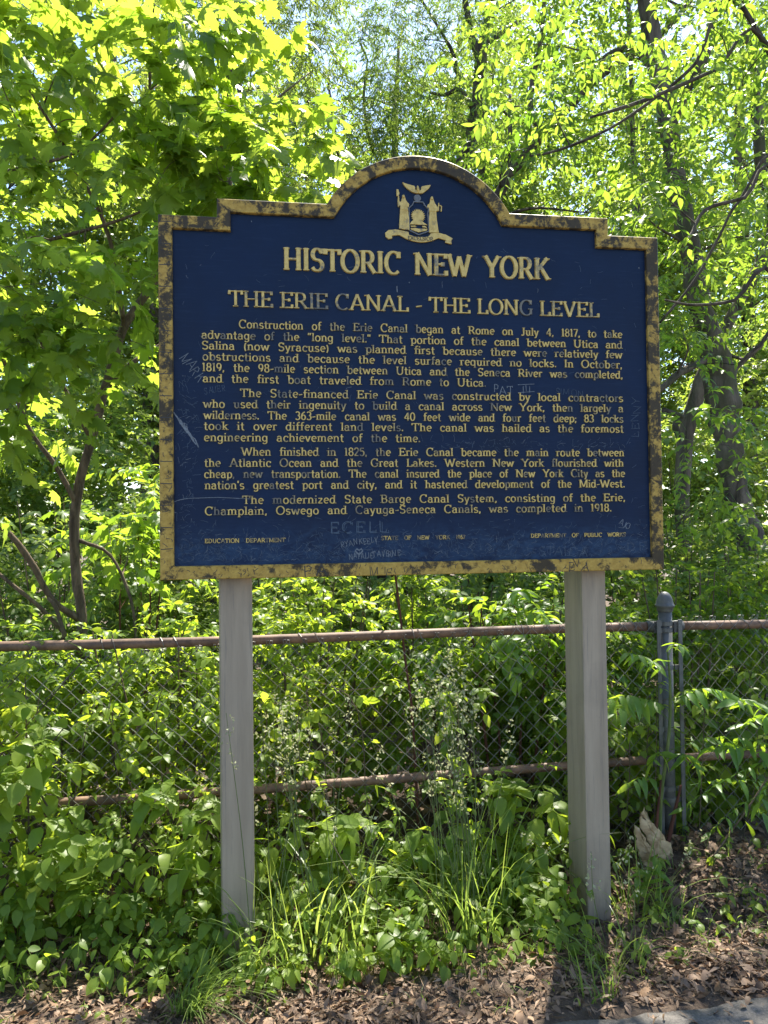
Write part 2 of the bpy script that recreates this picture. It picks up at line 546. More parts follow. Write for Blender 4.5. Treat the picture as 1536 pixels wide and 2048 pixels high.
# ------------------------------------------------------------------ ground and path
def make_ground():
    m, t, b, out = nodes_of("forest_soil")
    n1 = noise(t, 9, 9, 0.72); n2 = noise(t, 1.3, 5); n3 = noise(t, 70, 6, 0.75)
    c = mixc(t, ramp(t, n1, [(0.32, 0), (0.68, 1)]), (0.035, 0.024, 0.016), (0.13, 0.088, 0.058))
    c = mixc(t, ramp(t, n3, [(0.5, 0), (0.75, 0.7)]), c, (0.22, 0.155, 0.105))
    t.links.new(c, b.inputs["Base Color"]); b.inputs["Roughness"].default_value = 0.95
    bump(t, b, n3, 0.8, 0.02)
    nx, ny = 110, 90
    xs = np.concatenate([[-400, -60, -15], np.linspace(-5, 5, nx), [15, 60, 400]])
    ys = np.concatenate([[-400, -60, -15], np.linspace(-4, 5, ny), [15, 60, 400]])
    vs = []; fs = []
    for j, y in enumerate(ys):
        for i, x in enumerate(xs):
            vs.append((x, y, gz(x, y)))
    k = len(xs)
    for j in range(len(ys) - 1):
        for i in range(k - 1):
            fs.append((j * k + i, j * k + i + 1, (j + 1) * k + i + 1, (j + 1) * k + i))
    me = bpy.data.meshes.new("ground"); me.from_pydata(vs, [], fs)
    o = link("ground", me, m, None, True); tag(o, kind="structure")
    # asphalt path
    m, t, b, out = nodes_of("asphalt")
    n1 = noise(t, 110, 5, 0.8); n2 = noise(t, 2.5, 5)
    c = mixc(t, ramp(t, n1, [(0.35, 0), (0.7, 1)]), (0.05, 0.046, 0.042), (0.185, 0.168, 0.148))
    c = mixc(t, ramp(t, n2, [(0.4, 0), (0.7, 0.5)]), c, (0.115, 0.102, 0.088))
    t.links.new(c, b.inputs["Base Color"]); b.inputs["Roughness"].default_value = 0.9
    bump(t, b, n1, 0.6, 0.006)
    vs = []; fs = []
    xs = np.concatenate([[-60, -12], np.linspace(-4, 4, 161), [12, 60]])
    r = random.Random(3)
    for x in xs:
        e = -0.520 + 0.024 * x + 0.010 * math.sin(x * 7) + 0.006 * math.sin(x * 23 + 1) + r.uniform(-0.006, 0.006)
        vs += [(x, -4.2, 0.018), (x, e - 0.06, 0.018), (x, e - 0.012, 0.014), (x, e, -0.03)]
    for i in range(len(xs) - 1):
        for q in range(3):
            fs.append((i * 4 + q, (i + 1) * 4 + q, (i + 1) * 4 + q + 1, i * 4 + q + 1))
    me = bpy.data.meshes.new("path"); me.from_pydata(vs, [], fs)
    o = link("path", me, m, None, True); tag(o, kind="structure")


def gz(x, y):
    """ground height"""
    z = 0.012 * math.sin(3.1 * x + 1) * math.cos(2.7 * y) + 0.008 * math.sin(9 * x + 4 * y) + 0.006 * math.sin(17 * y - 6 * x)
    if y < -0.4: z *= max(0.0, 1 - (-0.4 - y) * 6)
    if y < -0.55: z -= 0.0
    if y > -0.45: z -= 0.035 * math.exp(-(y / 0.3) ** 2)
    z += 0.075 * math.exp(-((x - 1.35) / 0.35) ** 2 - ((y - 0.35) / 0.3) ** 2)
    if y > 3: z -= min(0.06 * (y - 3), 0.5)
    return z


make_ground()

# ------------------------------------------------------------------ lettering
GLYPH = {}


def glyph_table():
    P = ".18,0 .18,1; .18,.97 .4,.97 @.4,.71,.24,.26,90,-90 .18,.45"
    T = {
        'A': (.92, ".10,0 .45,1; .46,1 .82,0; .24,.33 .68,.33|.1,0 .82,0"),
        'B': (.78, ".18,0 .18,1; .18,.97 .42,.97 @.42,.745,.2,.225,90,-90 .18,.52; .42,.52 @.42,.275,.24,.25,90,-90 .18,.03|.13,0 .13,1"),
        'C': (.84, "@.47,.5,.37,.5,50,310; .73,1 .73,.72"),
        'D': (.90, ".18,0 .18,1; .18,.97 .38,.97 @.38,.5,.38,.47,90,-90 .18,.03|.13,0 .13,1"),
        'E': (.76, ".18,0 .18,1; .18,.96 .66,.96; .66,1 .66,.78; .18,.52 .52,.52; .52,.6 .52,.42; .18,.04 .68,.04; .68,0 .68,.22|.13,0 .13,1"),
        'F': (.7, ".18,0 .18,1; .18,.96 .66,.96; .66,1 .66,.78; .18,.52 .5,.52; .5,.6 .5,.42|.18,0 .13,1"),
        'G': (.9, "@.47,.5,.37,.5,50,310; .73,1 .73,.72; .74,.06 .74,.42; .56,.42 .86,.42"),
        'H': (.94, ".18,0 .18,1; .76,0 .76,1; .18,.5 .76,.5|.18,0 .18,1 .76,0 .76,1"),
        'I': (.38, ".19,0 .19,1|.19,0 .19,1"),
        'J': (.54, ".36,1 .36,.22 @.22,.2,.14,.2,0,-150|.36,1"),
        'K': (.86, ".18,0 .18,1; .72,1 .2,.42; .36,.58 .76,0|.18,0 .18,1 .70,1 .76,0"),
        'L': (.7, ".18,0 .18,1; .18,.04 .62,.04; .63,0 .63,.26|.18,0 .18,1"),
        'M': (1.08, ".16,0 .16,1; .18,1 .53,.1; .55,.1 .9,1; .92,0 .92,1|.16,0 .12,1 .92,0 .96,1"),
        'N': (.94, ".16,0 .16,1; .16,1 .78,0; .78,0 .78,1|.16,0 .1,1 .78,1"),
        'O': (.94, "@.47,.5,.38,.5,0,360"),
        'P': (.76, P + "|.18,0 .13,1"),
        'R': (.84, P + "; .42,.46 .74,0|.18,0 .13,1 .75,0"),
        'S': (.7, "@.35,.745,.22,.245,25,270 @.35,.255,.25,.245,90,-155; .58,1 .58,.78"),
        'T': (.8, ".40,0 .40,1; .06,.96 .74,.96; .06,1 .05,.76; .74,1 .75,.76|.4,0"),
        'U': (.92, ".18,1 .18,.34 @.46,.34,.28,.34,180,360 .74,1|.18,1 .74,1"),
        'V': (.86, ".1,1 .43,0; .43,0 .76,1|.1,1 .76,1"),
        'W': (1.2, ".08,1 .36,0; .36,0 .6,.9; .6,.9 .84,0; .84,0 1.12,1|.08,1 1.12,1"),
        'X': (.84, ".1,1 .74,0; .1,0 .74,1"),
        'Y': (.84, ".08,1 .42,.46; .76,1 .42,.46; .42,.48 .42,0|.42,0 .08,1 .76,1"),
        'a': (.62, ".1,.5 @.28,.46,.17,.19,150,0 .45,.04; .44,.4 @.27,.2,.18,.19,70,300 .44,.08; .45,.04 .56,.03"),
        'b': (.66, ".16,0 .16,1; @.36,.33,.22,.33,150,-150|.11,1"),
        'c': (.58, "@.34,.33,.23,.33,45,315; .5,.64 .5,.46"),
        'd': (.66, ".5,1 .5,0; @.3,.33,.22,.33,30,330|.45,1 .56,0"),
        'e': (.6, ".12,.36 .52,.36 @.32,.34,.21,.32,5,310"),
        'f': (.42, ".2,0 .2,.8 @.34,.8,.14,.19,180,50; .04,.63 .4,.63|.2,0"),
        'g': (.64, "@.3,.34,.21,.31,0,360; .5,.66 .5,-.08 @.3,-.08,.2,.2,0,-150"),
        'h': (.68, ".16,0 .16,1; .16,.44 @.34,.44,.18,.22,160,0 .52,0|.16,0 .11,1 .52,0"),
        'i': (.32, ".16,0 .16,.66; .16,.84 .16,.98|.16,0 .11,.66"),
        'k': (.64, ".16,0 .16,1; .5,.66 .17,.3; .28,.4 .54,0|.16,0 .11,1 .54,0 .5,.66"),
        'l': (.32, ".16,0 .16,1|.16,0 .11,1"),
        'm': (1.0, ".16,0 .16,.66; .16,.44 @.32,.44,.17,.22,150,0 .49,0; .49,.44 @.66,.44,.17,.22,150,0 .83,0|.16,0 .49,0 .83,0 .11,.66"),
        'n': (.68, ".16,0 .16,.66; .16,.44 @.34,.44,.18,.22,160,0 .52,0|.16,0 .52,0 .11,.66"),
        'o': (.64, "@.32,.33,.23,.33,0,360"),
        'p': (.66, ".16,-.28 .16,.66; @.36,.33,.22,.33,150,-150|.16,-.28 .11,.66"),
        'q': (.66, ".5,-.28 .5,.66; @.3,.33,.22,.33,30,330|.5,-.28"),
        'r': (.48, ".16,0 .16,.66; .16,.44 @.32,.46,.16,.18,160,40|.16,0 .11,.66"),
        's': (.54, "@.27,.49,.16,.165,25,270 @.27,.165,.18,.16,90,-155"),
        't': (.44, ".2,.9 .2,.16 @.33,.16,.13,.16,180,300; .04,.63 .38,.63"),
        'u': (.68, ".16,.66 .16,.22 @.33,.22,.17,.22,180,330; .5,.66 .5,0|.11,.66 .45,.66 .56,0"),
        'v': (.6, ".08,.66 .3,0; .3,0 .52,.66|.08,.66 .52,.66"),
        'w': (.9, ".08,.66 .27,0; .27,0 .45,.6; .45,.6 .63,0; .63,0 .82,.66|.08,.66 .82,.66"),
        'y': (.6, ".08,.66 .3,.02; .52,.66 .24,-.26; .24,-.26 .1,-.24|.08,.66 .52,.66"),
        'z': (.54, ".08,.62 .46,.62; .46,.62 .08,.04; .06,.04 .48,.04"),
        '0': (.64, "@.32,.5,.23,.49,0,360"),
        '1': (.42, ".21,0 .21,1; .2,.98 .08,.86|.21,0"),
        '2': (.6, ".08,.74 @.29,.73,.2,.26,165,-30 .1,.05; .08,.04 .52,.04"),
        '3': (.6, "@.27,.75,.2,.23,150,-80; @.27,.27,.23,.26,85,-150"),
        '4': (.64, ".44,0 .44,1; .44,.98 .06,.3; .06,.28 .6,.28"),
        '5': (.6, ".5,.96 .14,.96; .14,.96 .12,.54; .12,.56 @.28,.31,.23,.3,110,-150"),
        '6': (.62, ".46,.98 @.52,.4,.42,.56,120,180; @.31,.3,.2,.29,0,360"),
        '7': (.56, ".06,.96 .5,.96; .5,.96 .2,0"),
        '8': (.62, "@.31,.75,.18,.23,0,360; @.31,.27,.21,.26,0,360"),
        '9': (.62, "@.3,.68,.2,.29,0,360; .5,.66 @.1,.6,.4,.58,0,-60"),
        '.': (.26, ".13,-.01 .13,.15"), ',': (.28, ".15,.14 .14,0; .14,0 .09,-.13"),
        ';': (.28, ".15,.14 .14,0; .14,0 .09,-.13; .15,.42 .15,.58"),
        "'": (.26, ".13,1 .12,.74"), '"': (.42, ".12,1 .1,.74; .3,1 .28,.74"),
        '(': (.36, "@.42,.38,.28,.62,130,230"), ')': (.36, "@-.06,.38,.28,.62,50,-50"),
        '-': (.44, ".05,.34 .39,.40"),
    }
    for ch, (adv, s) in T.items():
        body, _, ser = s.partition("|")
        strokes = []
        for st in body.split(";"):
            pts = []
            for tok in st.split():
                if tok[0] == '@':
                    cx, cy, rx, ry, a0, a1 = map(float, tok[1:].split(","))
                    n = max(4, int(abs(a1 - a0) / 18))
                    pts += [(cx + rx * math.cos(R(a0 + (a1 - a0) * k / n)), cy + ry * math.sin(R(a0 + (a1 - a0) * k / n))) for k in range(n + 1)]
                else:
                    pts.append(tuple(map(float, tok.split(","))))
            strokes.append(pts)
        GLYPH[ch] = (adv, strokes, [tuple(map(float, q.split(","))) for q in ser.split()])


glyph_table()


def ribbon(mb, pts, thick, thin, yb, yf):
    p = np.array(pts, float)
    keep = [0] + [i for i in range(1, len(p)) if np.linalg.norm(p[i] - p[i - 1]) > 1e-6]
    p = p[keep]
    n = len(p)
    if n < 2: return
    closed = np.linalg.norm(p[0] - p[-1]) < 1e-6
    d = np.zeros_like(p)
    for i in range(n):
        a = p[i - 1] if i > 0 else (p[-2] if closed else p[0])
        b = p[i + 1] if i < n - 1 else (p[1] if closed else p[-1])
        q = b - a; d[i] = q / (np.linalg.norm(q) + 1e-9)
    wv = thin + (thick - thin) * np.abs(d[:, 1]) ** 1.2
    nn = np.column_stack([-d[:, 1], d[:, 0]])
    Lp = p + nn * wv[:, None] / 2; Rp = p - nn * wv[:, None] / 2
    ins = 0.10 * thick
    vs = []
    for i in range(n):
        l2 = Lp[i] - nn[i] * ins; r2 = Rp[i] + nn[i] * ins
        vs += [(Lp[i][0], yb, Lp[i][1]), (l2[0], yf, l2[1]), (r2[0], yf, r2[1]), (Rp[i][0], yb, Rp[i][1])]
    fs = []
    for i in range(n - 1):
        for q in range(3):
            fs.append((i * 4 + q, i * 4 + q + 1, i * 4 + q + 5, i * 4 + q + 4))
    if not closed:
        fs += [(0, 3, 2, 1), ((n - 1) * 4, (n - 1) * 4 + 1, (n - 1) * 4 + 2, (n - 1) * 4 + 3)]
    mb.add(vs, fs)


def text_line(mb, s, x0, x1, z, cap, rng, stem=0.17, thin=0.10, depth=0.004, y0=0.0, serif=True, wearbase=0.0, gapk=0.62, spread=1.0, rot=0.0, jitter=0.0):
    words = s.split(" ")
    nat = sum(GLYPH[c][0] for wd in words for c in wd) * cap
    ns = len(words) - 1
    W = x1 - x0
    gap = gapk * cap
    k = (W - gap * ns) / nat if ns else W / nat
    k = min(max(k, 0.8), spread * 1.45)
    if ns: gap = (W - nat * k) / ns
    x = x0
    off = 0
    fade = 0.0
    for wi, wd in enumerate(words):
        for c in wd:
            adv, strokes, ser = GLYPH[c]
            fade = 0.6 * fade + rng.gauss(0, 0.055)
            mb.wear = wearbase + 0.012 + fade + rng.gauss(0, 0.06) + (0.16 if rng.random() < 0.06 else 0)
            jx, jz = rng.gauss(0, jitter) * cap, rng.gauss(0, jitter) * cap
            sx = cap * min(k, 1.22)
            xo = x + (adv * cap * k - adv * sx) / 2
            tr = lambda q: (xo + q[0] * sx + jx, z + q[1] * cap + jz)
            if rot:
                ca, sa = math.cos(rot), math.sin(rot)
                tr0 = tr
                tr = lambda q, f=tr0: (x0 + (f(q)[0] - x0) * ca - (f(q)[1] - z) * sa, z + (f(q)[0] - x0) * sa + (f(q)[1] - z) * ca)
            for j, st in enumerate(strokes):
                off = (off + 1) % 12
                ribbon(mb, [tr((q[0] + rng.gauss(0, jitter * .45), q[1] + rng.gauss(0, jitter * .45))) for q in st] if jitter else [tr(q) for q in st], stem * cap, thin * cap, y0, y0 - depth - off * 0.00006)
            if serif:
                for (sx_, sz_) in ser:
                    off = (off + 1) % 12
                    zz = sz_ + (0.035 if sz_ < 0.05 else -0.035)
                    hl = 0.15 if sz_ < 0.05 or sz_ > 0.9 else 0.13
                    ribbon(mb, [tr((sx_ - hl, zz)), tr((sx_ + hl, zz))], stem * cap, 0.075 * cap, y0, y0 - depth * 0.96 - off * 0.00006)
            x += adv * cap * k
        x += gap
    mb.wear = 0.0


# ------------------------------------------------------------------ the sign
def outline(inset):
    i = inset
    pts = [(-0.915 + i, 1.296 + i), (0.915 - i, 1.296 + i), (0.915 - i, 2.550 - i), (0.717 - i, 2.550 - i), (0.717 - i, 2.615 - i)]
    zc, rad = 2.808 - 0.389, 0.389 - i
    zs = 2.615 - i
    a0 = math.asin((zs - zc) / rad)
    n = 40
    arc = [(rad * math.cos(a0 + (math.pi - 2 * a0) * k / n), zc + rad * math.sin(a0 + (math.pi - 2 * a0) * k / n)) for k in range(n + 1)]
    pts += arc
    pts += [(-0.717 + i, 2.615 - i), (-0.717 + i, 2.550 - i), (-0.915 + i, 2.550 - i)]
    return pts


def make_sign():
    root = thing("historical_marker", "large navy blue historic marker sign with gold raised lettering on two grey posts", "sign", (0, 0, 0))
    rng = random.Random(11)
    YB, YP, YF = 0.034, 0.0, -0.016       # back of the board, panel face, frame face
    o1, o2 = outline(0.0), outline(0.046)
    pan = MB(); pan.prism(outline(0.004), YB, YP)
    pan.build("panel", M['navy'], root)
    fr = MB()
    n = len(o1)
    o3 = outline(0.0025); o4 = outline(0.0435)
    for i in range(n):
        j = (i + 1) % n
        # finely divided so that the wear can differ along each side
        L = math.dist(o1[i], o1[j]); k = max(1, int(L / 0.08))
        for q in range(k):
            t0, t1 = q / k, (q + 1) / k
            lp = lambda a, b, t: (a[0] + (b[0] - a[0]) * t, a[1] + (b[1] - a[1]) * t)
            A0, A1 = lp(o1[i], o1[j], t0), lp(o1[i], o1[j], t1)
            B0, B1 = lp(o3[i], o3[j], t0), lp(o3[i], o3[j], t1)
            C0, C1 = lp(o4[i], o4[j], t0), lp(o4[i], o4[j], t1)
            D0, D1 = lp(o2[i], o2[j], t0), lp(o2[i], o2[j], t1)
            mx, mz = (A0[0] + A1[0]) / 2, (A0[1] + A1[1]) / 2
            base = -0.02 if mz < 1.31 else ((0.01 if mz < 2.1 else 0.04) if mx < -0.9 else (0.055 if mx > 0.9 else 0.035))
            fr.wear = base + rng.gauss(0, 0.02) + 1e-4
            fr.add([(A0[0], YB + .004, A0[1]), (A1[0], YB + .004, A1[1]), (A0[0], YF + .0025, A0[1]), (A1[0], YF + .0025, A1[1]),
                    (B0[0], YF, B0[1]), (B1[0], YF, B1[1]), (C0[0], YF, C0[1]), (C1[0], YF, C1[1]),
                    (D0[0], YF + .003, D0[1]), (D1[0], YF + .003, D1[1]), (D0[0], YP + .001, D0[1]), (D1[0], YP + .001, D1[1]),
                    (D0[0], YB + .004, D0[1]), (D1[0], YB + .004, D1[1])],
                   [(0, 1, 3, 2), (2, 3, 5, 4), (4, 5, 7, 6), (6, 7, 9, 8), (8, 9, 11, 10), (0, 12, 13, 1)])
    frame = fr.build("frame", M['frame'], root)
    # scratched initials and dark scoring on the gold frame
    sc = MB()
    for k in range(120):
        side = rng.random()
        if side < 0.6:
            x = rng.uniform(-0.9, 0.9); z = rng.uniform(1.302, 1.335); dx = rng.gauss(0, 0.008); dz = rng.uniform(-0.02, 0.02)
        else:
            x = -0.915 + rng.uniform(0.006, 0.04); z = rng.uniform(1.35, 2.5); dx = rng.uniform(-0.018, 0.018); dz = rng.gauss(0, 0.008)
        z2 = z + dz
        if side < 0.6: z2 = min(max(z2, 1.300), 1.338)
        x2 = x + dx
        if side >= 0.6: x2 = min(max(x2, -0.911), -0.873)
        ribbon(sc, [(x, z), ((x + x2) / 2 + rng.gauss(0, .003), (z + z2) / 2), (x2, z2)], 0.0022, 0.0018, YF, YF - 0.0006)
    for k, z in enumerate(np.arange(1.40, 2.53, 0.075)):
        ribbon(sc, [(-0.912, z), (-0.872, z + rng.gauss(0, .002))], 0.003, 0.003, YF, YF - 0.0007)
    text_line(sc, "PA", -0.435, -0.345, 1.301, 0.037, rng, 0.10, 0.09, 0.0008, YF, False, jitter=0.10)
    text_line(sc, "MIF", -0.20, -0.06, 1.305, 0.028, rng, 0.09, 0.08, 0.0008, YF, False, jitter=0.16)
    text_line(sc, "EVA", 0.52, 0.63, 1.305, 0.029, rng, 0.10, 0.09, 0.0008, YF, False, jitter=0.16)
    sc.w = [0] * len(sc.w)
    sc.build("scored_marks", M['ink'], frame)

    # raised lettering
    mb = MB(); text_line(mb, "HISTORIC NEW YORK", -0.492, 0.491, 2.378, 0.0795, rng, 0.215, 0.11, 0.007, gapk=0.62)
    mb.build("title_lettering", M['gold'], root)
    mb = MB(); text_line(mb, "THE ERIE CANAL - THE LONG LEVEL", -0.681, 0.682, 2.2425, 0.056, rng, 0.185, 0.085, 0.006, gapk=0.42, wearbase=0.02, spread=1.25)
    mb.build("subtitle_lettering", M['gold'], root)
    paras = [
        [(-.647, .772, 2.1676, "Construction of the Erie Canal began at Rome on July 4, 1817, to take"),
         (-.774, .771, 2.1277, 'advantage of the "long level." That portion of the canal between Utica and'),
         (-.774, .771, 2.0904, "Salina (now Syracuse) was planned first because there were relatively few"),
         (-.772, .770, 2.0523, "obstructions and because the level surface required no locks. In October,"),
         (-.773, .771, 2.0143, "1819, the 98-mile section between Utica and the Seneca River was completed,"),
         (-.771, .241, 1.9760, "and the first boat traveled from Rome to Utica.")],
        [(-.644, .771, 1.9265, "The State-financed Erie Canal was constructed by local contractors"),
         (-.770, .771, 1.8877, "who used their ingenuity to build a canal across New York, then largely a"),
         (-.769, .770, 1.8485, "wilderness. The 363-mile canal was 40 feet wide and four feet deep; 83 locks"),
         (-.769, .771, 1.8109, "took it over different land levels. The canal was hailed as the foremost"),
         (-.769, -.006, 1.7715, "engineering achievement of the time.")],
        [(-.642, .771, 1.7217, "When finished in 1825, the Erie Canal became the main route between"),
         (-.768, .768, 1.6829, "the Atlantic Ocean and the Great Lakes. Western New York flourished with"),
         (-.769, .772, 1.6441, "cheap, new transportation. The canal insured the place of New York City as the"),
         (-.767, .771, 1.6054, "nation's greatest port and city, and it hastened development of the Mid-West.")],
        [(-.640, .772, 1.5536, "The modernized State Barge Canal System, consisting of the Erie,"),
         (-.768, .717, 1.5157, "Champlain, Oswego and Cayuga-Seneca Canals, was completed in 1918.")]]
    for p in paras:
        for x0, x1, z, s in p:
            mb = MB()
            text_line(mb, s, x0, x1, z, 0.0285, rng, 0.18, 0.12, 0.0045, wearbase=0.015, spread=0.92, gapk=1.0)
            mb.build("text_line", M['gold'], root)
    for x0, x1, z, s, wb in ((-.768, -.492, 1.4195, "EDUCATION DEPARTMENT", .05), (-.154, .154, 1.4208, "STATE OF NEW YORK 1967", .12), (.401, .771, 1.4216, "DEPARTMENT OF PUBLIC WORKS", .05)):
        mb = MB(); text_line(mb, s, x0, x1, z, 0.0145, rng, 0.2, 0.15, 0.003, wearbase=wb, gapk=1.5, spread=1.0)
        mb.build("footer_lettering", M['gold'], root)

    # scratched graffiti on the panel
    g1, g2 = MB(), MB()
    wild = dict(serif=False, stem=0.06, thin=0.05, depth=0.0007, jitter=0.09)
    text_line(g2, "RYAN KEELY", -0.295, -0.165, 1.397, 0.021, rng, rot=0.13, **{**wild, 'stem': .1, 'thin': .08})
    text_line(g2, "NATALIE TAVERNE", -0.272, -0.085, 1.353, 0.021, rng, rot=0.06, **{**wild, 'stem': .1, 'thin': .08})
    ribbon(g2, [(-.233, 1.370), (-.247, 1.384), (-.241, 1.391), (-.233, 1.386), (-.225, 1.391), (-.22, 1.384), (-.233, 1.370)], .005, .005, 0, -.0007)
    text_line(g2, "PAT", 0.268, 0.345, 1.952, 0.030, rng, **{**wild, 'stem': .09, 'thin': .08})
    text_line(g2, "III", 0.372, 0.418, 1.958, 0.024, rng, **{**wild, 'stem': .09})
    ribbon(g2, [(.362, 1.985), (.425, 1.989)], .002, .002, 0, -.0008); ribbon(g2, [(.362, 1.956), (.425, 1.961)], .002, .002, 0, -.0008)
    text_line(g2, "MARK", -0.850, -0.772, 2.062, 0.036, rng, rot=-1.0, **wild)
    text_line(g2, "AJO", 0.742, 0.79, 1.468, 0.022, rng, rot=-0.5, **{**wild, 'stem': .1, 'thin': .08})
    text_line(g1, "DF", 0.775, 0.852, 1.362, 0.034, rng, **wild)
    text_line(g1, "ECELL", -0.345, -0.055, 1.448, 0.040, rng, **{**wild, 'jitter': .03, 'stem': .08, 'thin': .07})
    text_line(g1, "ECELL", -0.341, -0.049, 1.446, 0.040, rng, **{**wild, 'jitter': .03, 'stem': .06, 'thin': .06})
    text_line(g1, "STALCA", 0.43, 0.62, 1.353, 0.034, rng, **wild)
    text_line(g1, "LENNY", 0.835, 0.99, 1.79, 0.030, rng, rot=1.57, **wild)
    text_line(g1, "SAUER", -0.765, -0.70, 1.935, 0.022, rng, rot=0.15, **wild)
    text_line(g1, "SIMON", 0.50, 0.62, 1.955, 0.022, rng, rot=-0.1, **wild)
    text_line(g1, "DREW", -0.855, -0.79, 1.405, 0.012, rng, **wild)
    text_line(g1, "TYE", -0.85, -0.80, 1.375, 0.013, rng, **wild)
    for x, z, ln in ((-0.085, 2.335, .022), (-0.04, 2.352, .004), (-0.60, 2.548, .004), (-0.27, 2.30, .003), (0.845, 2.44, .006), (0.05, 2.30, .003)):
        ribbon(g2, [(x, z), (x + .001, z - ln)], .003, .003, 0, -.0009)      # paint chips
    for k in range(9):                                  # pale rubbed gouge by the left edge
        x, z = -0.872 + k * 0.0075, 1.875 - k * 0.010
        ribbon(g2, [(x + rng.gauss(0, .004), z), (x + .014, z - .022 + rng.gauss(0, .006)), (x + .026, z - .045)], .004, .003, 0, -.0007 - k * 1e-5)
    ribbon(g2, [(-.80 + .085 * math.cos(a) - .0, 1.545 + .03 * math.sin(a)) for a in np.linspace(1.4, 3.9, 14)], .0022, .002, 0, -.0007)
    ribbon(g2, [(-.79, 1.575), (-.72, 1.577), (-.65, 1.573), (-.59, 1.570)], .0022, .002, 0, -.00075)
    for k in range(1500):
        u = rng.random()
        if u < 0.72: x, z = rng.uniform(-0.86, 0.86), 1.352 + abs(rng.gauss(0, 0.055))
        elif u < 0.8: x, z = rng.uniform(0.0, 0.8), 1.765 + rng.gauss(0, 0.010)
        elif u < 0.88: x, z = -0.83 + rng.gauss(0, 0.02), rng.uniform(1.4, 2.0)
        else: x, z = rng.uniform(-0.85, 0.85), rng.uniform(1.5, 2.5)
        if z > 2.49: continue
        L = rng.uniform(0.006, 0.028); a = rng.choice([rng.gauss(0.15, 0.25), rng.gauss(1.2, 0.3), rng.gauss(-0.6, 0.4)])
        p = [(x, z)]
        for q in range(3):
            a += rng.gauss(0, 0.35); x += math.cos(a) * L / 3; z += math.sin(a) * L / 3
            p.append((x, z))
        if min(q[1] for q in p) < 1.346 or max(abs(q[0]) for q in p) > 0.865: continue
        wd = rng.choice([0.0006, 0.0008, 0.0011])
        ribbon(g1 if rng.random() < 0.9 else g2, p, wd, wd, 0, -0.0004 - (k % 40) * 6e-6)
    for gm in (g1, g2): gm.w = [0] * len(gm.w)
    g1.build("scratched_graffiti", M['scratch'], root)
    g2.build("scratched_graffiti", M['scratch_bright'], root)

    # coat of arms, in relief
    arms = MB()
    C = lambda u, v: ((u - 752) / 4137 - 0.002, 2.494 + (1105 - v) / 4200)   # from a 7.68x enlargement
    rb = MB()
    ribb = [(238, 975), (290, 930), (400, 915), (470, 925), (590, 945), (600, 990), (680, 1010), (780, 1015), (880, 1005), (910, 985), (930, 950), (1040, 935), (1160, 960), (1270, 1015),
            (1245, 1050), (1250, 1105), (1150, 1085), (1150, 1060), (1160, 1050), (1050, 1020), (950, 1065), (860, 1090), (770, 1100), (660, 1085), (560, 1055), (450, 1000), (340, 1015), (345, 1055), (290, 1070), (245, 1035)]
    rb.prism([C(*p) for p in ribb], 0.0, -0.007)
    ribn = rb.build("ribbon", M['gold'], root, bevel=0.0012)
    lt = MB(); a = C(575, 1052); b_ = C(965, 1052)
    text_line(lt, "EXCELSIOR", a[0], b_[0], a[1] - .004, 0.0140, rng, 0.16, 0.12, 0.0007, y0=-0.0071, serif=False)
    lt.w = [0] * len(lt.w); lt.build("motto_lettering", M['ink'], ribn)
    eg = MB()
    eg.prism([C(*p) for p in [(505, 190), (580, 213), (690, 238), (702, 262), (700, 292), (725, 300), (728, 346), (700, 345), (650, 330), (580, 285), (540, 245)]], 0.0, -0.008)
    eg.prism([C(*p) for p in [(940, 208), (880, 220), (800, 238), (790, 262), (792, 292), (770, 300), (762, 350), (805, 348), (838, 325), (900, 275), (925, 240)]], 0.0, -0.0085)
    eg.prism([C(*p) for p in [(728, 236), (742, 232), (752, 244), (768, 300), (772, 352), (720, 350), (722, 300)]], 0.0, -0.0095)
    eg.tube([(*[C(735, 255)[0], -0.008], C(735, 255)[1]), (C(742, 300)[0], -0.010, C(742, 300)[1]), (C(750, 340)[0], -0.008, C(750, 340)[1])], [0.003, 0.005, 0.003], 8)
    eg.build("eagle", M['gold'], root, bevel=0.001)
    gl = MB(); c = C(735, 418)
    gl.prism([(c[0] + .0135 * math.cos(a), c[1] + .0135 * math.sin(a)) for a in np.linspace(0, 2 * math.pi, 20)[:-1]], 0, -0.006)
    gl.build("globe", M['pewter'], root, bevel=0.002)
    for fig in ("left", "right"):
        f = MB()
        if fig == "left":
            body = [(520, 395), (545, 420), (560, 470), (605, 520), (600, 570), (580, 560), (590, 640), (600, 740), (605, 915), (520, 912), (450, 900), (460, 740), (470, 600), (470, 545), (440, 575), (430, 500), (440, 400), (455, 405), (458, 470), (470, 500), (490, 470), (500, 415)]
            f.prism([C(*p) for p in body], 0, -0.008)
            f.prism([C(*p) for p in [(418, 300), (445, 300), (462, 360), (445, 408), (418, 400)]], 0, -0.006)
            fold = [(540, 560), (545, 700), (535, 880)]
        else:
            body = [(952, 400), (975, 420), (995, 480), (1020, 520), (1045, 550), (1052, 480), (1066, 480), (1060, 600), (1020, 605), (1018, 640), (1025, 740), (1052, 935), (980, 940), (905, 940), (905, 740), (915, 640), (905, 560), (880, 560), (885, 520), (920, 490), (930, 415)]
            f.prism([C(*p) for p in body], 0, -0.008)
            f.prism([C(*p) for p in [(1066, 500), (1112, 520), (1105, 605), (1085, 600), (1095, 530), (1066, 512)]], 0, -0.005)
            fold = [(970, 560), (975, 700), (975, 900)]
        f.tube([(C(*p)[0], -0.0078, C(*p)[1]) for p in fold], [0.001, 0.002, 0.0016], 6)
        for du in (-38, 34):
            f.tube([(C(p[0] + du * (.5 + .5 * (p[1] - 500) / 400), p[1])[0], -0.0078, C(*p)[1]) for p in fold], [0.0008, 0.0014, 0.0012], 6)
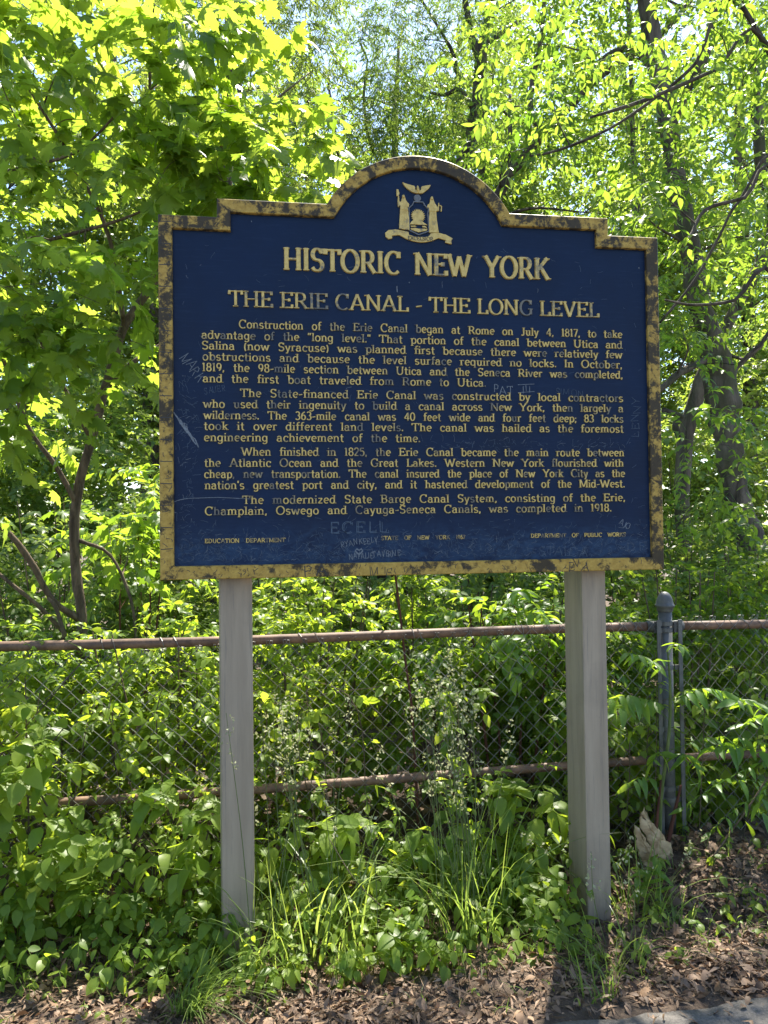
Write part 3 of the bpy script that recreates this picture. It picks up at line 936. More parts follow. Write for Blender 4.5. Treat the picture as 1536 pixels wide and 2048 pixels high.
        bz = 610; f.tube([(C(fold[0][0] - 48, bz)[0], -0.0085, C(0, bz)[1]), (C(fold[0][0] + 44, bz)[0], -0.0085, C(0, bz)[1] - .001)], 0.0012, 6)
        hd = fold[0]; hx, hz = (C(520, 425) if fig == "left" else C(953, 428))
        f.lathe((hx, -0.008, hz - 0.004), [(0.0006, 0), (0.0045, 0.003), (0.0055, 0.007), (0.004, 0.012), (0.0006, 0.014)], 10)
        f.build("robed_figure", M['gold'], root, bevel=0.001)
    sh = MB()
    so = [(680, 475), (820, 475), (850, 530), (905, 580), (890, 640), (895, 720), (905, 915), (745, 980), (605, 915), (605, 720), (608, 640), (598, 580), (655, 530)]
    for i in range(len(so)):
        p, q = C(*so[i]), C(*so[(i + 1) % len(so)])
        ribbon(sh, [p, q], 0.0044, 0.0044, 0, -0.006 - i * 5e-5)
    shield = sh.build("shield_rim", M['pewter'], root)
    sn = MB()
    cx, cz = C(742, 690)
    sunp = []
    for k in range(44):
        a = 2 * math.pi * k / 44
        rr = 0.0270 if k % 2 else 0.0205
        sunp.append((cx + rr * math.cos(a), max(cz + rr * math.sin(a), C(742, 760)[1])))
    sn.prism(sunp, 0, -0.004)
    sn.prism([C(*p) for p in [(612, 825), (640, 780), (700, 740), (770, 745), (830, 790), (885, 825)]], 0, -0.0052)
    sn.prism([C(*p) for p in [(622, 845), (690, 838), (720, 852), (640, 865)]], 0, -0.004)
    sn.prism([C(*p) for p in [(800, 838), (850, 838), (880, 865), (810, 860)]], 0, -0.0042)
    sn.prism([C(*p) for p in [(622, 885), (700, 875), (745, 885), (885, 880), (870, 910), (745, 940), (640, 908)]], 0, -0.0044)
    sn.build("rising_sun", M['gold'], shield, bevel=0.0006)

    # two square posts behind and under the board
    for (px_, wd, dp, rz) in ((-0.672, 0.112, 0.112, 0.12), (0.662, 0.098, 0.150, 0.08)):
        pb = MB()
        h = 1.80
        prof = [(-wd / 2, -dp / 2), (wd / 2, -dp / 2), (wd / 2, dp / 2), (-wd / 2, dp / 2)]
        ca, sa = math.cos(rz), math.sin(rz)
        vs = []; zl = [-0.3, 0.0, 0.6, 1.28, 2.0]
        yc = 0.053 + dp / 2 + 0.004
        for z in zl:
            for (a, b_) in prof:
                vs.append((px_ + a * ca - b_ * sa, yc + a * sa + b_ * ca, z))
        fs = [(0, 3, 2, 1), (16, 17, 18, 19)]
        for q in range(4):
            for k in range(4):
                fs.append((q * 4 + k, q * 4 + (k + 1) % 4, q * 4 + 4 + (k + 1) % 4, q * 4 + 4 + k))
        pb.add(vs, fs)
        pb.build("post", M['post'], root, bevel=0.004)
    # steel straps that hold the board to the posts
    for z in (1.38, 1.9):
        s = MB(); s.box(-0.78, 0.76, 0.040, 0.051, z, z + 0.05); s.build("mounting_strap", M['steel'], root)
    return root


make_sign()

# ------------------------------------------------------------------ chain-link fence
FY0 = 0.58


def fy(x): return FY0 + 0.012 * math.sin(x * 1.3)


POST_X = 1.243


def make_fence():
    root = thing("chain_link_fence", "low rusty chain-link fence with domed steel post behind the sign", "fence", (POST_X, FY0, 0))
    rng = random.Random(5)
    railz = lambda x: 0.998 - 0.004 * x + 0.004 * math.sin(2.1 * x)
    for xs in (np.linspace(-3.4, POST_X - 0.075, 30), np.linspace(POST_X + 0.075, 3.6, 14)):
        mb = MB(); mb.tube([(x, fy(x), railz(x)) for x in xs], 0.0205, 12); mb.build("top_rail", M['rust'], root, True)
        mb = MB(); mb.tube([(x, fy(x) + .004, 0.375 + 0.01 * math.sin(x)) for x in xs], 0.0195, 12); mb.build("middle_rail", M['rust'], root, True)
    for sg in (-1, 1):
        mb = MB()
        x = POST_X + sg * 0.03
        mb.tube([(x, FY0, railz(x)), (x + sg * 0.055, fy(x), railz(x)), (x + sg * 0.056, fy(x), railz(x))], [0.0255, 0.0255, 0.022], 14)
        mb.build("rail_cup", M['steel'], root, True)
        mb = MB()
        mb.tube([(POST_X + sg * 0.03, FY0, 0.379), (POST_X + sg * 0.08, fy(POST_X), 0.379)], 0.0235, 12)
        mb.build("rail_cup", M['steel'], root, True)
    mb = MB(); mb.lathe((POST_X, FY0, -0.3), [(0.0305, 0), (0.0305, 1.37)], 20); post = mb.build("corner_post", M['steel'], root, True)
    mb = MB(); mb.lathe((POST_X, FY0, 1.065), [(0.034, 0), (0.036, 0.004), (0.036, 0.018), (0.043, 0.022), (0.043, 0.030), (0.0385, 0.033), (0.037, 0.045), (0.033, 0.060), (0.027, 0.073), (0.019, 0.083), (0.010, 0.0885), (0.001, 0.090)], 24)
    mb.build("post_cap", M['steel'], post, True)
    for z in (1.0, 0.97, 0.80, 0.52, 0.25, 0.2):
        mb = MB(); mb.lathe((POST_X, FY0, z), [(0.031, 0), (0.0345, 0.002), (0.0345, 0.020), (0.031, 0.022)], 18)
        for sg in (-1, 1):
            mb.box(POST_X + sg * 0.048 - 0.018, POST_X + sg * 0.048 + 0.018, FY0 - 0.026, FY0 - 0.022, z, z + 0.022)
            mb.tube([(POST_X + sg * 0.058, FY0 - 0.034, z + 0.011), (POST_X + sg * 0.058, FY0 - 0.018, z + 0.011)], 0.006, 6)
        mb.build("tension_band", M['steel'], post, False)
    for sg in (-1, 1):
        mb = MB(); mb.box(POST_X + sg * 0.052 - 0.009, POST_X + sg * 0.052 + 0.009, FY0 - 0.040, FY0 - 0.034, 0.03, 1.03)
        mb.build("tension_bar", M['steel'], root)
    # the woven wire
    D = 0.072
    for x0, x1 in ((-3.4, POST_X - 0.05), (POST_X + 0.05, 3.4)):
        mb = MB()
        n = int((x1 - x0) / (D / 2))
        rows = int(1.0 / (D / 2))
        for i in range(n):
            pts = []
            for j in range(rows + 1):
                xx = x0 + (i + ((i + j) % 2)) * D / 2
                top = railz(xx) + (0.034 if xx > 1.25 else 0.012)
                if x0 < 0 and xx < 0.5: top -= 0.018 + 0.035 * max(0, min(1, (0.1 - xx) / 0.9)) * (0.6 + 0.4 * math.sin(xx * 3.2))
                z = top - (rows - j) * D / 2
                wv = 0.010 * math.sin(3 * xx + 2 * z) + 0.006 * math.sin(7 * z + xx)
                y = fy(xx) - 0.030 + wv + (0.0016 if (i + j) % 2 else -0.0016)
                pts.append((xx + rng.gauss(0, .0012), y, max(z, 0.0) + rng.gauss(0, .001)))
            e = pts[-1]
            sg = 1 if (i + rows) % 2 else -1
            pts += [(e[0] - sg * 0.004, e[1] - 0.004, e[2] + 0.012), (e[0] - sg * 0.014, e[1] + 0.002, e[2] + 0.010), (e[0] - sg * 0.012, e[1] + .005, e[2] - 0.006)]
            mb.tube(pts, 0.0016, 4, False)
        mb.build("wire_mesh", M['wire'], root)
    # loose tie wires round the top rail
    for x in (-1.25, -1.02, -0.45, 0.05, 0.55, 0.75, 1.0, 1.62, 2.1):
        mb = MB(); r_ = railz(x)
        q = rng.uniform(0.03, 0.09)
        pts = [(x + q * t / 9 + rng.gauss(0, .002), fy(x) + 0.025 * math.cos(t * 0.9), r_ + 0.0245 * math.sin(t * 0.9)) for t in range(12)]
        pts += [(x + q * 1.5, fy(x) - 0.035, r_ - 0.03), (x + q * 1.5 + rng.uniform(-.05, .05), fy(x) - 0.03, r_ - 0.06)]
        mb.tube(pts, 0.0016, 4); mb.build("tie_wire", M['wire'], root)
    return root


make_fence()


# ------------------------------------------------------------------ trees
def px_path(rows, Y):
    """(px x, px y, half-width px[, depth offset]) -> world x,y,z,r"""
    out = []
    for q in rows:
        yy = Y + (q[3] if len(q) > 3 else 0)
        p = at(q[0], q[1], yy)
        out.append((*p, q[2] * (yy + 2.61) / 1480.0))
    return out


def limb(mb, rows, n=8, rough=0.06, rng=None, sub=4):
    P = smooth_path(rows, sub)
    r = np.maximum(P[:, 3], 0.0015)
    pts = P[:, :3].copy()
    if rng is not None:
        pts += np.array([[rng.gauss(0, 1), rng.gauss(0, 1), 0] for _ in pts]) * (r * rough)[:, None]
        r = r * np.array([1 + rng.gauss(0, rough * 0.8) for _ in r])
    mb.tube(pts, list(r), n)
    return P


GAPS = [(715, 120, 70, 190), (690, 20, 60, 60), (740, 260, 60, 60), (1470, 290, 55, 60), (1450, 340, 60, 130), (1500, 520, 60, 70)]


def to_px(P):
    d = np.asarray(P) - CAM
    z = d @ FW
    return 768 + 1480 * (d @ RT) / z, 1024 - 1480 * (d @ UP) / z


def in_gap(P, k=1.0):
    x, y = to_px(P)
    return any(((x - a) / (c * k)) ** 2 + ((y - b) / (d * k)) ** 2 < 1 for a, b, c, d in GAPS)


def window(rng, n, x0, x1, y0, y1, Y0, Y1, gap=0.0, keep=None):
    out = []
    tries = 0
    while len(out) < n and tries < n * 20:
        tries += 1
        p = at(rng.uniform(x0, x1), rng.uniform(y0, y1), rng.uniform(Y0, Y1))
        if p[2] < 0.15: continue
        if gap and in_gap(p, gap): continue
        if keep and not keep(p): continue
        out.append(p)
    return out


def foliage(lv, centers, rad, kind, rng, ntw=10, leaf=0.1, tint=0.5, L=0.3, n=5):
    """twigs of leaves round each centre"""
    g = lv.g
    for c in centers:
        rr = rad * g.uniform(0.7, 1.25)
        m = ntw
        u = nrm(g.normal(0, 1, (m, 3)))
        B = c + u * (rr * g.uniform(0.0, 0.75, (m, 1))) * np.array([1, 1, 0.75])
        D = u * np.array([1, 1, 0.55]) + np.array([0, 0, 0.05]) + g.normal(0, 0.3, (m, 3))
        tt = tint + g.normal(0, 0.16)
        Ls = L * g.uniform(0.7, 1.3, m)
        if kind == 'maple':
            lv.pinnate(MAPLE, B, D, Ls, n, leaf, 0.3, tt, True, 0.5, 0.75, 0.45, True, 0.0016, 0.2)
        elif kind == 'oval':
            lv.pinnate(OVATE_S, B, D, Ls, n, leaf, 0.25, tt, True, 0.6, 0.6, 0.2, True, 0.0012, 0.2)
        elif kind == 'far':
            lv.pinnate(DIA, B, D, Ls, n, leaf, 0.25, tt, True, 0.5, 0.5, 0.25, False, 0, 0.22)
        elif kind == 'willow':
            lv.pinnate(WIL, B, D + np.array([0, 0, -0.1]), Ls, n, leaf, 0.5, tt, True, 0.9, 0.2, 0.5, True, 0.001, 0.2)
        elif kind == 'pinnate':
            lv.pinnate(LANCE_W, B, D, Ls, n, leaf, 0.45, tt, True, 0.45, 0.7, 0.35, True, 0.0014, 0.12)
        elif kind == 'pinnate_far':
            lv.pinnate(LANCE_S, B, D, Ls, n, leaf, 0.4, tt, True, 0.45, 0.6, 0.35, True, 0, 0.18)


def branch_net(mb, centers, nodes, rng, r0=0.012, n=4, maxr=None):
    """a thin branch from the nearest lower node of the tree to each clump"""
    nodes = [np.array(q, float) for q in nodes]
    order = sorted(range(len(centers)), key=lambda i: min(np.linalg.norm(centers[i] - q[:3]) for q in nodes))
    for i in order:
        c = np.asarray(centers[i])
        arr = np.array(nodes)
        dv = c - arr[:, :3]
        cost = np.linalg.norm(dv, axis=1) + np.where(dv[:, 2] < 0, -dv[:, 2] * 1.5, 0)
        q = arr[int(np.argmin(cost))]
        a = q[:3]
        d = np.linalg.norm(c - a)
        ra = min(q[3] * 0.8, r0 * (0.5 + 0.6 * min(d, 2)))
        m = (a + c) / 2 + np.array([rng.gauss(0, 0.08), rng.gauss(0, 0.08), 0.10]) * d
        P = smooth_path([(*a, ra), (*m, ra * 0.7), (*c, ra * 0.35)], 4)
        mb.tube(P[:, :3], list(np.maximum(P[:, 3], 0.0012)), n, False)
        for s in (0.5, 1.0):
            k = int(s * (len(P) - 1)); nodes.append(np.array((*P[k, :3], max(P[k, 3], 0.002))))


def tree(name, label, cat, trunk, limbs, centers, rad, kind, lmat, bmat, seed, ntw=10, leaf=0.1, tint=0.5, L=0.3, n=5, group=None, sides=12, r0=0.012):
    rng = random.Random(seed)
    base = trunk[0]
    root = thing(name, label, cat, (base[0], base[1], max(base[2], 0)), group)
    mb = MB(); P = limb(mb, trunk, sides, 0.07, rng)
    mb.build("trunk", M[bmat], root, True)
    nodes = [p for p in P if p[2] > 0.5]
    for lb in limbs:
        mb = MB(); Q = limb(mb, lb, 8, 0.06, rng); mb.build("limb", M[bmat], root, True)
        nodes += list(Q)
    mb = MB(); branch_net(mb, centers, nodes, rng, r0); mb.build("branches", M[bmat], root, True)
    lv = Leaves(seed)
    foliage(lv, centers, rad, kind, rng, ntw, leaf, tint, L, n)
    lv.build("crown", M[lmat], root)
    return root


def ground_to(rows, Y, base_px):
    return rows


def sunny(p):
    """clumps that leave a few openings in the canopy for the sun to reach the fence"""
    for q, r_ in (((0.95, .40, .75), .42), ((1.35, .35, .45), .30), ((-.35, .05, .3), .35), ((.9, -.2, .05), .22), ((-1.55, .3, .6), .38), ((-1.1, .25, .35), .38), ((-1.05, -.15, 0), .25)):
        v = np.asarray(p) - np.array(q); d = np.array(SUNDIR)
        if np.linalg.norm(v - d * (v @ d)) < r_: return False
    return True


def make_trees():
    rng = random.Random(21)
    # --- maple on the left, just behind the fence
    Y = 1.35
    b = at(165, 1420, Y)
    trunk = [(b[0] + .02, Y, -0.2, .036), (b[0], Y, 0.35, .034)] + px_path([(162, 1330, 10), (163, 1230, 9.5), (150, 1120, 9.5), (152, 1000, 9), (182, 880, 9), (215, 760, 8.5), (246, 660, 8.5), (290, 590, 8),
                                                      (335, 520, 7), (390, 420, 6.5), (440, 300, 5), (520, 225, 3), (620, 145, 1, .1)], Y)
    limbs = [px_path([(160, 1240, 6), (105, 1200, 6, -.1), (60, 1120, 6, -.2), (0, 1050, 5.5, -.3), (-120, 960, 4, -.4)], Y),
             px_path([(160, 1300, 4), (85, 1220, 4, -.2), (25, 1170, 3.5, -.3), (-60, 1100, 3, -.3)], Y),
             px_path([(215, 770, 6), (265, 725, 5), (320, 690, 4, .1), (420, 600, 3, .2)], Y),
             px_path([(182, 880, 4), (90, 700, 3.5, -.2), (20, 560, 3, -.3), (-60, 420, 3, -.4)], Y),
             px_path([(250, 660, 5), (220, 480, 4, -.2), (150, 330, 3.5, -.3), (60, 180, 3, -.4)], Y),
             px_path([(300, 580, 5), (330, 380, 4, .0), (300, 180, 3.5, -.1), (310, -60, 3, -.1)], Y),
             px_path([(0, 345, 3, -.5), (150, 305, 3, -.5), (255, 205, 2, -.5)][::-1] + [(-90, 380, 4, -.4)], Y),
             px_path([(100, 480, 4, -.4), (240, 440, 3, -.5), (330, 400, 2, -.5)], Y),
             px_path([(155, 1010, 6), (110, 930, 5, -.1), (55, 850, 4, -.2), (0, 700, 4, -.2)], Y),
             px_path([(155, 1080, 4), (220, 1110, 3, .1), (262, 1200, 3, .1), (275, 1300, 2.5, .1)], Y)]
    cs = window(rng, 38, -160, 400, -60, 480, 0.55, 1.35, 0, sunny) + window(rng, 24, 360, 640, 30, 400, 0.7, 1.4, 0.8, lambda p: to_px(p)[1] > 330 - (640 - to_px(p)[0]) * 1.2) \
        + window(rng, 12, -120, 310, 440, 800, 0.4, 1.1, 0, sunny) + window(rng, 6, -60, 200, 540, 720, 0.2, 0.5) + window(rng, 9, -120, 310, 780, 1150, 0.7, 2.2, 0, sunny)
    # the crown above the frame
    for k in range(4):
        cs.append(np.array([rng.uniform(-3.4, -1.8), rng.uniform(1.2, 3.2), rng.uniform(4.8, 6.2)]))
    tree("maple_tree", "slender bright green maple with big lobed leaves, left of the sign", "tree", trunk, limbs, cs, 0.30, 'maple', 'maple', 'twig', 1, 5, 0.095, 0.5, 0.30, 3, r0=0.007)

    # --- big trunk on the right with its burl
    Y = 4.5
    b = at(1505, 1120, Y)
    trunk = [(b[0] + .03, Y, -0.4, .22), (b[0], Y, 0.6, .17)] + px_path([(1500, 1080, 29), (1478, 1000, 25), (1462, 920, 27), (1452, 860, 31), (1448, 800, 34), (1440, 745, 33), (1422, 690, 28), (1403, 620, 23), (1390, 550, 22),
                                                     (1374, 470, 22), (1357, 380, 21), (1342, 290, 21), (1328, 200, 20), (1308, 100, 20), (1292, 10, 18), (1270, -140, 14), (1250, -300, 9)], Y)
    limbs = [px_path([(1340, 260, 11), (1375, 180, 10, -.1), (1403, 130, 10, -.2), (1424, 70, 9, -.2), (1432, -60, 8, -.2)], Y),
             px_path([(1440, 700, 7), (1400, 725, 8, -.2), (1360, 745, 8, -.4), (1325, 775, 7, -.5), (1280, 800, 6, -.6)], Y),
             px_path([(1455, 760, 5), (1490, 720, 5), (1560, 660, 4, -.1), (1640, 600, 3, -.2)], Y),
             px_path([(1320, 170, 9), (1280, 105, 8, .1), (1240, 100, 8, .2), (1190, 130, 6, .3)], Y),
             px_path([(1360, 880, 6, -.6), (1350, 850, 7, -.6), (1365, 835, 6, -.6), (1325, 820, 7, -.6)], Y)]
    cs = window(rng, 36, 1020, 1620, -90, 330, 3.4, 5.8, 0.9, sunny) + window(rng, 26, 1310, 1620, 330, 800, 3.6, 5.8, 0.75, sunny) + window(rng, 12, 1290, 1500, 120, 760, 3.5, 4.2, 0.6, sunny)
    for k in range(4):
        cs.append(np.array([rng.uniform(3.4, 5.0), rng.uniform(3.0, 6.0), rng.uniform(7.0, 9.5)]))
    tree("burled_tree", "tall tree with thick burled grey trunk at the right edge", "tree", trunk, limbs, cs, 0.5, 'pinnate_far', 'ash', 'bark_grey', 2, 10, 0.10, 0.5, 0.36, 5, sides=16, r0=0.02)

    # --- ash overhanging from the right, close
    Y = 1.9
    trunk = [(3.75, Y + .3, -0.2, .09), (3.7, Y + .3, 1.2, .08), (3.65, Y + .2, 2.5, .07), (3.55, Y + .1, 3.6, .055), (3.3, Y, 4.8, .04), (3.0, Y, 5.6, .03)]
    limbs = [[(3.58, Y + .1, 3.3, .03)] + px_path([(1483, 10, 5), (1393, 125, 4), (1318, 190, 3.6), (1218, 258, 3), (1118, 300, 3), (1060, 312, 2)], Y),
             [(3.65, Y + .2, 2.9, .03)] + px_path([(1536, 90, 4.5, -.1), (1430, 140, 4, -.2), (1290, 200, 4, -.3), (1180, 235, 3, -.3)], Y),
             [(3.66, Y + .2, 2.2, .03)] + px_path([(1560, 360, 4.5, -.2), (1490, 395, 4, -.3), (1410, 420, 4, -.3), (1375, 480, 3, -.4), (1310, 530, 2, -.4)], Y),
             [(3.68, Y + .3, 2.0, .03)] + px_path([(1580, 330, 4), (1480, 400, 3.4), (1440, 470, 3), (1390, 560, 3), (1320, 645, 2.5)], Y),
             [(3.7, Y + .3, 1.7, .025)] + px_path([(1560, 560, 5, -.2), (1470, 600, 4, -.2), (1390, 610, 3, -.2), (1330, 600, 2, -.2)], Y),
             [(3.7, Y + .3, 1.5, .025)] + px_path([(1600, 640, 5, .2), (1520, 690, 4, .2), (1475, 730, 3, .2)], Y)]
    cs = window(rng, 34, 960, 1600, -30, 330, 1.1, 2.8, 0.7, sunny) + window(rng, 11, 1290, 1600, 330, 520, 1.1, 2.6, 0.8, sunny) + window(rng, 15, 1330, 1600, 520, 1060, 0.9, 2.6, 0.7, sunny)
    for k in range(3):
        cs.append(np.array([rng.uniform(1.4, 3.4), rng.uniform(0.9, 3.0), rng.uniform(4.4, 5.8)]))
    tree("ash_tree", "ash tree reaching over the sign's right shoulder with long dark branches and hanging leaflets", "tree", trunk, limbs, cs, 0.28, 'pinnate', 'ash', 'bark_dark', 3, 5, 0.085, 0.5, 0.26, 4, r0=0.008)

    # --- leaning tree behind the arch
    Y = 5.5
    trunk = [(0.55, Y, -0.5, .13), (0.7, Y, 1.5, .12), (1.0, Y, 3.2, .11)] + px_path([(1000, 385, 11), (1035, 330, 10), (1085, 270, 9), (1150, 200, 9), (1205, 148, 8), (1270, 105, 7), (1350, 40, 6), (1420, -60, 5)], Y)
    limbs = [px_path([(1085, 270, 7), (1060, 200, 6, .1), (1085, 60, 5, .3), (1090, -100, 4, .4)], Y), px_path([(1020, 350, 5), (1020, 250, 5, .2), (1020, 190, 4, .3)], Y)]
    cs = window(rng, 44, 960, 1330, -150, 470, 4.8, 7.2, 0.9)
    for k in range(3): cs.append(np.array([rng.uniform(1.5, 4.0), rng.uniform(5, 7), rng.uniform(7.6, 9.5)]))
    tree("leaning_tree", "leaning tree with dark slanting trunk behind the sign's rounded top", "tree", trunk, limbs, cs, 0.5, 'oval', 'ash', 'bark_dark', 4, 12, 0.085, 0.5, 0.36, 5, r0=0.02)

    # --- willow in the middle, against the sky
    Y = 8.2
    trunk = [(1.1, Y, -0.5, .2), (1.0, Y, 2.5, .18), (0.85, Y, 4.6, .15)] + px_path([(925, 325, 13), (943, 265, 12), (954, 205, 12), (958, 150, 12), (966, 90, 11), (980, 20, 10), (990, -80, 8), (1000, -200, 5)], Y)
    limbs = [px_path([(960, 120, 9), (945, 80, 8), (935, 30, 7), (925, -40, 6), (900, -150, 4)], Y), px_path([(962, 105, 7), (985, 82, 6), (1003, 66, 5), (1040, 40, 4)], Y),
             px_path([(950, 225, 5), (920, 180, 5), (890, 190, 4), (860, 185, 3)], Y), px_path([(915, 150, 4, .2), (905, 105, 4, .3), (880, 60, 3, .3), (830, -20, 3, .3)], Y),
             px_path([(930, 330, 4, .4), (800, 360, 4, .4), (745, 300, 3, .4), (728, 200, 2.5, .4), (735, 120, 2, .4)], Y), px_path([(800, 360, 4, .4), (690, 330, 3, .4), (668, 250, 3, .4), (655, 150, 2, .4)], Y)]
    cs = window(rng, 60, 770, 1010, -140, 340, 7.4, 9.2, 0.8) + window(rng, 12, 650, 790, 150, 360, 7.6, 9.0) + window(rng, 8, 660, 790, -60, 120, 7.6, 9.0)
    tree("willow_tree", "airy willow with twisting dark trunk and narrow leaves against the blue sky", "tree", trunk, limbs, cs, 0.5, 'willow', 'willow', 'bark_dark', 5, 15, 0.12, 0.4, 0.45, 8, r0=0.014)

    # --- second, paler willow behind the maple
    Y = 7.6
    trunk = [(-1.3, Y, -0.5, .17), (-1.4, Y, 3, .15), (-1.2, Y, 6, .11), (-1.1, Y, 8.5, .06)]
    cs = window(rng, 75, 300, 690, -160, 430, 6.8, 8.6, 0.75)
    tree("pale_willow", "pale fine-leaved willow behind the maple's upper right branches", "tree", trunk, [], cs, 0.5, 'willow', 'willow', 'bark', 6, 17, 0.125, 0.75, 0.42, 8, r0=0.016)

    # --- grey trunk at the right edge, thin trunk
    Y = 5.4
    trunk = [(4.3, Y, -0.5, .09), (4.2, Y, 2.5, .085)] + px_path([(1540, 480, 13), (1524, 350, 12), (1514, 225, 12), (1503, 90, 11), (1488, 0, 11), (1470, -140, 8), (1460, -280, 5)], Y)
    cs = window(rng, 26, 1380, 1680, -250, 60, 5.0, 6.2) + window(rng, 12, 1440, 1640, 420, 800, 5.2, 6.4, 0.9)
    tree("smooth_trunk_tree", "smooth pale grey trunk running up the frame's upper right edge", "tree", trunk, [], cs, 0.5, 'oval', 'far', 'bark_grey', 7, 12, 0.09, 0.6, 0.38, 5, r0=0.016)
    Y = 6.2
    trunk = [(2.2, Y, -0.5, .06), (2.3, Y, 3.0, .055)] + px_path([(1272, 420, 6), (1268, 330, 5.5), (1263, 180, 5), (1258, 40, 5), (1254, -60, 4), (1250, -200, 3)], Y)
    cs = window(rng, 24, 1150, 1400, -200, 420, 6.0, 7.6, 0.9)
    tree("sapling_tree", "thin straight stem between the leaning trunk and the burled trunk", "tree", trunk, [], cs, 0.5, 'oval', 'far', 'bark', 8, 10, 0.085, 0.6, 0.36, 5, r0=0.014)

    # --- farther trees
    far = [("far tree at the left edge beyond the maple", -5.6, 11.0, 12.0, 2.3, 0.5),
           ("far tree behind the maple's trunk", -3.6, 12.5, 13.0, 2.4, 0.6),
           ("far tree behind the maple's upper right branches", -2.6, 9.8, 9.0, 1.9, 0.7),
           ("far tree behind the sign's left shoulder", -1.2, 13.5, 12.5, 2.4, 0.55),
           ("far tree behind the left half of the sign's arch", 0.4, 15.0, 13.5, 2.4, 0.4),
           ("far tree directly behind the sign's crest", 2.2, 13.0, 12.0, 2.2, 0.4),
           ("far tree low behind the leaning trunk", 4.0, 11.5, 11.5, 2.3, 0.6),
           ("far tall tree behind the ash branches", 5.4, 14.5, 14.0, 2.5, 0.55),
           ("far yellow-green tree behind the burled trunk", 6.4, 10.5, 9.6, 2.2, 0.75),
           ("far tall tree high behind the burled trunk", 7.8, 14.0, 13.5, 2.5, 0.6),
           ("far tree behind the smooth grey trunk", 9.4, 11.8, 12.0, 2.4, 0.6),
           ("far tree beyond the right edge of the view", 11.4, 14.5, 14.0, 2.6, 0.5)]
    for i, (lab, x, y, h, wd, tint) in enumerate(far):
        r2 = random.Random(100 + i)
        trunk = [(x, y, -0.5, .17), (x + r2.gauss(0, .1), y, h * .4, .14), (x + r2.gauss(0, .2), y, h * .75, .09), (x, y, h, .03)]
        cs = []
        while len(cs) < int(9 * h):
            u = nrm(np.array([r2.gauss(0, 1), r2.gauss(0, 1), r2.gauss(0, 1)])) * r2.uniform(0.35, 1.0)
            c = np.array([x + u[0] * wd, y + u[1] * wd * .7, h * 0.52 + u[2] * h * 0.48])
            if c[2] < 0.4 or in_gap(c, 0.62): continue
            cs.append(c)
        tree("woodland_tree", lab, "tree", trunk, [], cs, 0.75, 'far', 'far', 'bark', 40 + i, 17, 0.14, tint, 0.55, 6, "woodland trees far behind the sign", 8, 0.025)


make_trees()


# ------------------------------------------------------------------ shrubs and plants
def shrub(name, label, cat, x, y, wx, wy, h, mat, kind, seed, ncl, ntw, leaf, tint, L, n, zmin=0.12, stems=7, group=None, rad=0.16, stemmat='twig', flat=None, keep=None):
    rng = random.Random(seed)
    root = thing(name, label, cat, (x, y, 0), group)
    cs = []
    while len(cs) < ncl:
        u = (rng.uniform(-1, 1), rng.uniform(-1, 1), rng.random() ** 0.8)
        if u[0] ** 2 + u[1] ** 2 > 1: continue
        top = h * (1 - 0.35 * (u[0] ** 2 + u[1] ** 2)) * (0.85 + 0.15 * math.sin(5 * u[0] + seed))
        c = np.array([x + u[0] * wx, y + u[1] * wy, zmin + (top - zmin) * u[2]])
        if keep and not keep(c): 
            if rng.random() < 0.98: continue
        cs.append(c)
    mb = MB()
    nodes = []
    for k in range(stems):
        a = rng.uniform(-1, 1) * wx * .6; bq = rng.uniform(-.6, .6) * wy
        rows = [(x + a * .5, y + bq * .5, -0.03, .009), (x + a * .8, y + bq * .8, h * .35, .007), (x + a + rng.gauss(0, .05), y + bq, h * .8, .003)]
        P = limb(mb, rows, 5, 0.05, rng, 3); nodes += list(P[1:])
    branch_net(mb, cs, nodes, rng, 0.005, 3)
    mb.build("stems", M[stemmat], root)
    lv = Leaves(seed)
    foliage(lv, cs, rad, kind, rng, ntw, leaf, tint, L, n)
    lv.build("foliage", M[mat], root)
    return root


